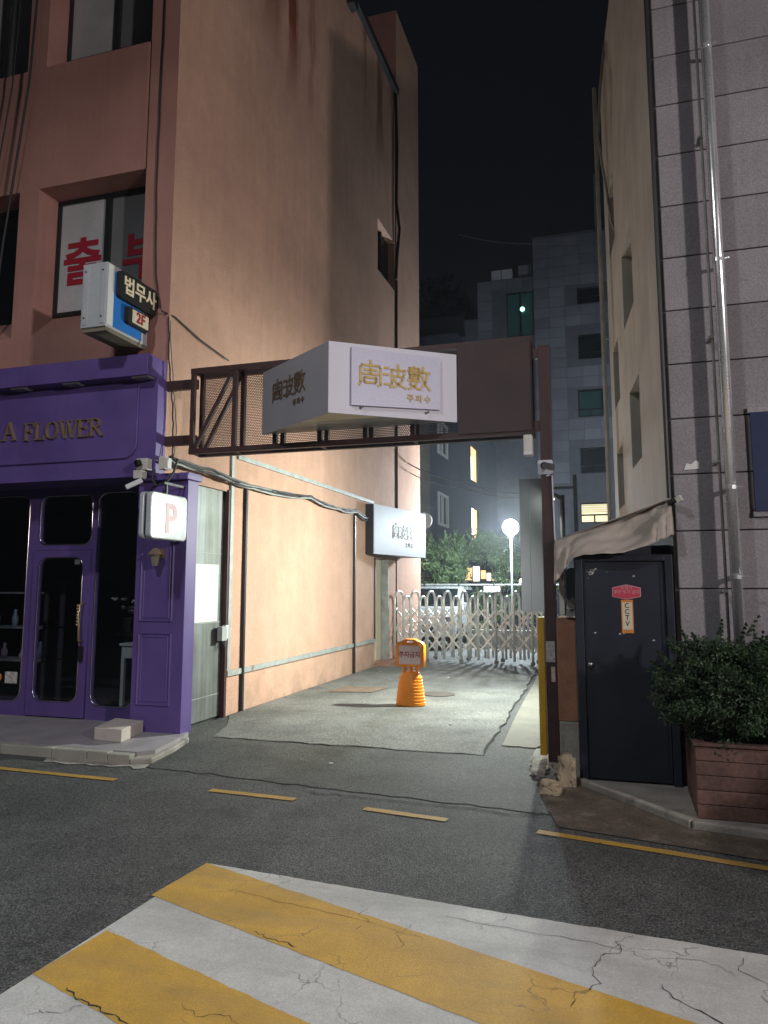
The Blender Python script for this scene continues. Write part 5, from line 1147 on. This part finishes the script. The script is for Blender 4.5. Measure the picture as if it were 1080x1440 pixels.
# silver car facing the camera
CR = thing('parked_car', 'silver car parked nose-on behind the left end of the gate', 'car', (-4.6, 19.4, 0))
def car(cx, y0):
    hw = 0.86; prof = [(0.0,0.30),(0.0,0.62),(0.06,0.82),(0.35,0.93),(1.05,1.00),(1.75,1.46),(2.1,1.53),(3.3,1.52),(3.9,1.05),(4.1,0.95),(4.15,0.35)]
    n = len(prof); vs = []
    for s_ in (-1,1):
        for (y,z) in prof:
            k = hw*(1.0 if z < 0.97 else 1-0.24*(z-0.97)/0.55) * (0.93 if y < 0.05 else 1.0); vs.append((cx+s_*k, y0+y, z))
    fs = [tuple(range(n-1,-1,-1)), tuple(range(n,2*n))]+[(i,i+1,n+i+1,n+i) for i in range(n-1)]+[(n-1,0,n,2*n-1)]
    MB().add(vs,fs).build('body', M_silver, CR, bevel=0.045, seg=3)
    MB().extrude([(cx-0.70,y0+1.10,1.035),(cx+0.70,y0+1.10,1.035),(cx+0.60,y0+1.72,1.445),(cx-0.60,y0+1.72,1.445)],(0,-0.02,0.03)).build('windscreen', M_glassd, CR)
    for s_ in (-1,1):
        MB().extrude([(cx+s_*0.845,y0+1.35,1.03),(cx+s_*0.845,y0+3.6,1.03),(cx+s_*0.755,y0+3.15,1.44),(cx+s_*0.755,y0+1.85,1.44)],(s_*0.015,0,0)).build('side_window', M_glassd, CR)
        MB().extrude([(cx+s_*0.50,y0-0.005,0.66),(cx+s_*0.83,y0+0.03,0.72),(cx+s_*0.83,y0+0.06,0.82),(cx+s_*0.52,y0+0.03,0.78)],(0,-0.02,0)).build('headlight', M_chrome, CR)
        MB().box(cx+s_*0.90-0.07,cx+s_*0.90+0.07,y0+1.25,y0+1.35,1.0,1.12).build('mirror', M_silver, CR, bevel=0.02)
        for yy in (0.75, 3.35):
            wv = MB().lathe((0,0,0),[(0.15,-0.1),(0.31,-0.1),(0.32,0),(0.31,0.1),(0.15,0.1)],18); wv.v=[(cx+s_*0.78+z_, y0+yy+x_, 0.315+y_) for x_,y_,z_ in wv.v]; w_ = wv.build('wheel', M_tyre, CR)
    MB().box(cx-0.45,cx+0.45,y0-0.02,y0+0.02,0.42,0.60).build('grille', M_black, CR); MB().box(cx-0.26,cx+0.26,y0-0.035,y0-0.02,0.47,0.58).build('number_plate', M_paper, CR)
    MB().box(cx-0.8,cx+0.8,y0-0.01,y0+0.1,0.22,0.32).build('bumper', M_black, CR)
car(-4.62, 17.75)
C2 = copy_tree(CR, (4.6, 4.25, 0)); C2.rotation_euler = (0, 0, PI/2)  # unseen car added to throw the shadow band before the planter
tag(C2, 'silver car added out of view right of the wooden planter to shade it', 'car')

# slate side building behind
DB = thing('slate_building', 'dark slate-blue apartment block beyond the gate on the left', 'building', (-6.2, 25, 0))
Y0, Y1 = 25.3, 41
wins = [(26.5,28.15,3.77,5.0),(26.5,28.15,6.45,7.75),(33.25,34.95,3.55,5.1),(33.25,34.95,6.4,8.0)]
wall('side_wall', (-6.2,Y0), (-6.2,Y1), 0, 9.2, [(a_-Y0,b_-Y0,c_,e_,0.12) for a_,b_,c_,e_ in wins], 0.12, M_navybld, DB)
MB().box(-12,-6.21,Y0-0.02,Y0+0.05,0,9.2).build('front_wall', M_navybld, DB); MB().box(-12,-6.2,Y0,Y1,9.2,9.3).build('roof', M_navybld, DB)
MB().box(-9,-6.18,23.8,25.27,0,9.0).build('brick_bay', M_brick, DB)
for k in range(34): MB().box(-6.178,-6.172,23.8,25.26,0.26*k+0.10,0.26*k+0.115).build('brick_course', M_joint, DB)
for i, (a_,b_,c_,e_) in enumerate(wins):
    if i < 2:
        wf = MB(); fr = 0.10
        wf.box(-6.23,-6.14,a_,b_,c_,c_+fr).box(-6.23,-6.14,a_,b_,e_-fr,e_).box(-6.23,-6.14,a_,a_+fr*1.6,c_+fr,e_-fr).box(-6.23,-6.14,b_-fr*1.6,b_,c_+fr,e_-fr).box(-6.25,-6.17,(a_+b_)/2-0.05,(a_+b_)/2+0.05,c_+fr,e_-fr)
        w_ = wf.build('window', M_paper, DB); MB().box(-6.31,-6.29,a_,b_,c_,e_).build('pane', mat('grey_curtain',(0.10,0.11,0.11),0.5), w_)
    else:
        w_ = MB().box(-6.30,-6.27,a_,b_,c_,e_).build('window', M_warm, DB); MB().box(-6.265,-6.25,a_,a_+0.75,c_,e_-(0.0 if i==2 else 0.5)).build('pane', M_warmw, w_)

# grey stone building at the back
GB = thing('grey_block', 'dark grey stone clad apartment block behind the truss', 'building', (-2, 42, 0))
YB = 42.0
bw = [(-1.60,-0.22,16.87,18.43,'d'),(-1.62,-0.30,14.2,15.65,'d'),(-1.72,-0.36,10.9,12.45,'g'),(-1.70,-0.28,7.7,9.15,'d'),(-1.78,-0.30,4.95,6.08,'l'),(-5.60,-4.03,15.9,18.6,'G')]
bw[0] = (-1.60,-0.22,17.45,18.43,'d')
def bwall(name, x0_, x1_, z1_):
    return wall(name, (x0_,YB), (x1_,YB), 0, z1_, [(a_-x0_,b_-x0_,c_,e_,0.25) for a_,b_,c_,e_,k_ in bw if a_ > x0_ and b_ < x1_], 0.25, M_grayback, GB)
bwall('tower_wall', -4.02, 1.2, 21.78); bwall('wing_wall', -7.30, -4.02, 19.45); bwall('annex_wall', -12.5, -7.30, 17.2)
MB().box(-4.0,1.2,YB+0.1,YB+8,21.6,21.75).build('roof', M_graybld, GB); MB().box(-12.5,-4.02,YB+0.3,YB+8,17.0,17.15).build('roof', M_graybld, GB)
pn = None; PW, PH = 0.87, 0.60
def clad(x0_, x1_, z0_, z1_):
    global pn, pnx, pnz
    nx = round((x1_-x0_)/PW); 
    for i in range(nx):
        for j in range(int((z1_-z0_)/PH)):
            X0 = x0_+i*PW; Z0 = z0_+j*PH
            if X0+PW > x1_+0.02: continue
            if any(X0 < b_ and X0+PW > a_ and Z0 < e_ and Z0+PH > c_ for a_,b_,c_,e_,k_ in bw): continue
            if pn is None:
                pn = MB().box(X0+0.012,X0+PW-0.012,YB-0.05,YB,Z0+0.012,Z0+PH-0.012).build('panel', M_graybld, GB); pnx, pnz = X0, Z0
            else:
                o = pn.copy(); COL.objects.link(o); o.parent = GB; o.location = (X0-pnx, rg.uniform(-.01,.01), Z0-pnz)
clad(-4.02, 1.2, 7.2, 21.78); clad(-7.30, -4.02, 13.4, 19.45)
for a_,b_,c_,e_,k_ in bw:
    m_ = {'d':M_glassd,'g':M_greenw,'l':M_blindlit,'G':M_greenw}[k_]
    w_ = MB().box(a_,b_,YB+0.2,YB+0.24,c_,e_).build('window', m_, GB)
    f_ = MB().box(a_,b_,YB+0.12,YB+0.19,c_,c_+0.08).box(a_,b_,YB+0.12,YB+0.19,e_-0.08,e_).box(a_,a_+0.06,YB+0.12,YB+0.19,c_+0.08,e_-0.08).box(b_-0.06,b_,YB+0.12,YB+0.19,c_+0.08,e_-0.08)
    mx_ = (a_+b_)/2
    if k_ == 'G': f_.box(mx_-0.05,mx_+0.05,YB+0.12,YB+0.19,c_+0.08,e_-0.08)
    else: f_.box(a_,b_,YB+0.12,YB+0.19,c_+0.42,c_+0.50).box(mx_-0.04,mx_+0.04,YB+0.12,YB+0.19,c_+0.08,c_+0.42)
    f_.build('window_frame', M_frame, w_)
    if k_ == 'l':
        for j in range(4): MB().box(a_+0.05,b_-0.05,YB+0.15,YB+0.18,c_+0.62+0.12*j,c_+0.645+0.12*j).build('blind_slat', M_frame, w_)
    if k_ == 'G': MB().sphere((mx_+0.12,YB+0.1,17.55),0.13,12,8).build('exit_light', M_greenl, w_, smooth=True)
for (x_,w__) in ((-6.45,0.55),(-5.85,0.60)):
    AC = MB().box(x_,x_+w__,YB+0.02,YB+0.7,19.46,20.05).build('roof_unit', mat('pale_unit',(0.55,0.57,0.6),0.5)); tag(AC, 'pale rooftop unit on the grey block wing, ' + ('left' if x_ < -6 else 'right') + ' of the two', 'roof unit')
MB().box(-4.9,-4.1,YB+0.3,YB+1.2,19.45,20.3).build('roof_house', M_graybld, GB)
AN = MB().tube([(-0.45,YB+0.3,21.7),(-0.43,YB+0.3,25.3)],0.045,6).build('antenna', M_trim); tag(AN, 'thin rooftop antenna on the grey block', 'antenna')
PV = thing('rooftop_pavilion', 'small dark rooftop hut left of the grey block', 'hut', (-9.0, 40, 15))
MB().box(-10.1,-8.0,39.5,41,0,15.6).build('wall', M_navybld, PV); MB().prism([(-10.5,39.2),(-7.6,39.2),(-7.9,41.2),(-10.3,41.2)],15.9,16.5).build('roof', M_darkmetal, PV)
shrub('dark_tree', 'dark tree crown against the night sky behind the salmon building', -10.6, 46, 13, 2.2, 2.0, 4.2, 150, 90, 0.16, M_leaf_dark, 77, cat='tree', clump=0.7, trunk_r=0.25)

# ================================================================== street lamps out of view
def street_lamp(x, y, h, tx, ty, watts, label, col, size, down=False):
    t = thing('street_lamp', label, 'street lamp', (x, y, 0), 'street lamps')
    MB().tube([(x,y,0),(x,y,h-0.3)], [0.08,0.05], 10).build('pole', M_trim, t)
    d = Vector((tx-x, ty-y, 0)).normalized(); e = Vector((x,y,h))+d*0.9
    MB().tube([(x,y,h-0.35),(x+d.x*0.3,y+d.y*0.3,h-0.05),tuple(e)], 0.035, 8).build('arm', M_trim, t)
    MB().bar(e-d*0.25+ZV*0.03, e+d*0.35+ZV*0.05, 0.22, 0.10).build('lamp_head', M_trim, t)
    l = bpy.data.lights.new('street_light','AREA'); l.shape = 'DISK'; l.size = size; l.energy = watts; l.color = col
    o = bpy.data.objects.new('street_light', l); COL.objects.link(o); o.parent = t; o.location = e-ZV*0.06-t.location
    o.rotation_euler = (0,0,0) if down else (Vector((tx,ty,1.0))-e).to_track_quat('-Z','Y').to_euler()
street_lamp(9.6, -2.8, 4.9, -2, 6, STREET_W, 'street lamp down the road to the right', (1.0,0.90,0.87), 0.5)
street_lamp(-3.4, -0.9, 7.6, -3.4, 0.2, OVERHEAD_W, 'street lamp over the road at the viewpoint', (0.96,0.98,1.0), 0.6, down=True)
street_lamp(7.5, 30.0, 8.5, -3, 42, 950, 'unseen lamp added behind the granite building to brighten the grey block', (0.85,0.92,1.0), 0.8)  # added lamp out of sight, only lights the grey block


# thin haze volume added to give the globe lamp its halo
hz = MB().box(-32, 34, -14, 75, -1.0, 27.5).build('haze', bpy.data.materials.new('haze_air'))
hm = hz.data.materials[0]; hm.use_nodes = True; hn = hm.node_tree.nodes; hl = hm.node_tree.links
hn.remove(hn['Principled BSDF']); pv = hn.new('ShaderNodeVolumePrincipled')
pv.inputs['Color'].default_value = (0.85, 0.92, 1.0, 1); pv.inputs['Density'].default_value = HAZE; pv.inputs['Anisotropy'].default_value = 0.75
hl.new(pv.outputs[0], hn['Material Output'].inputs['Volume']); hz['kind'] = 'stuff'
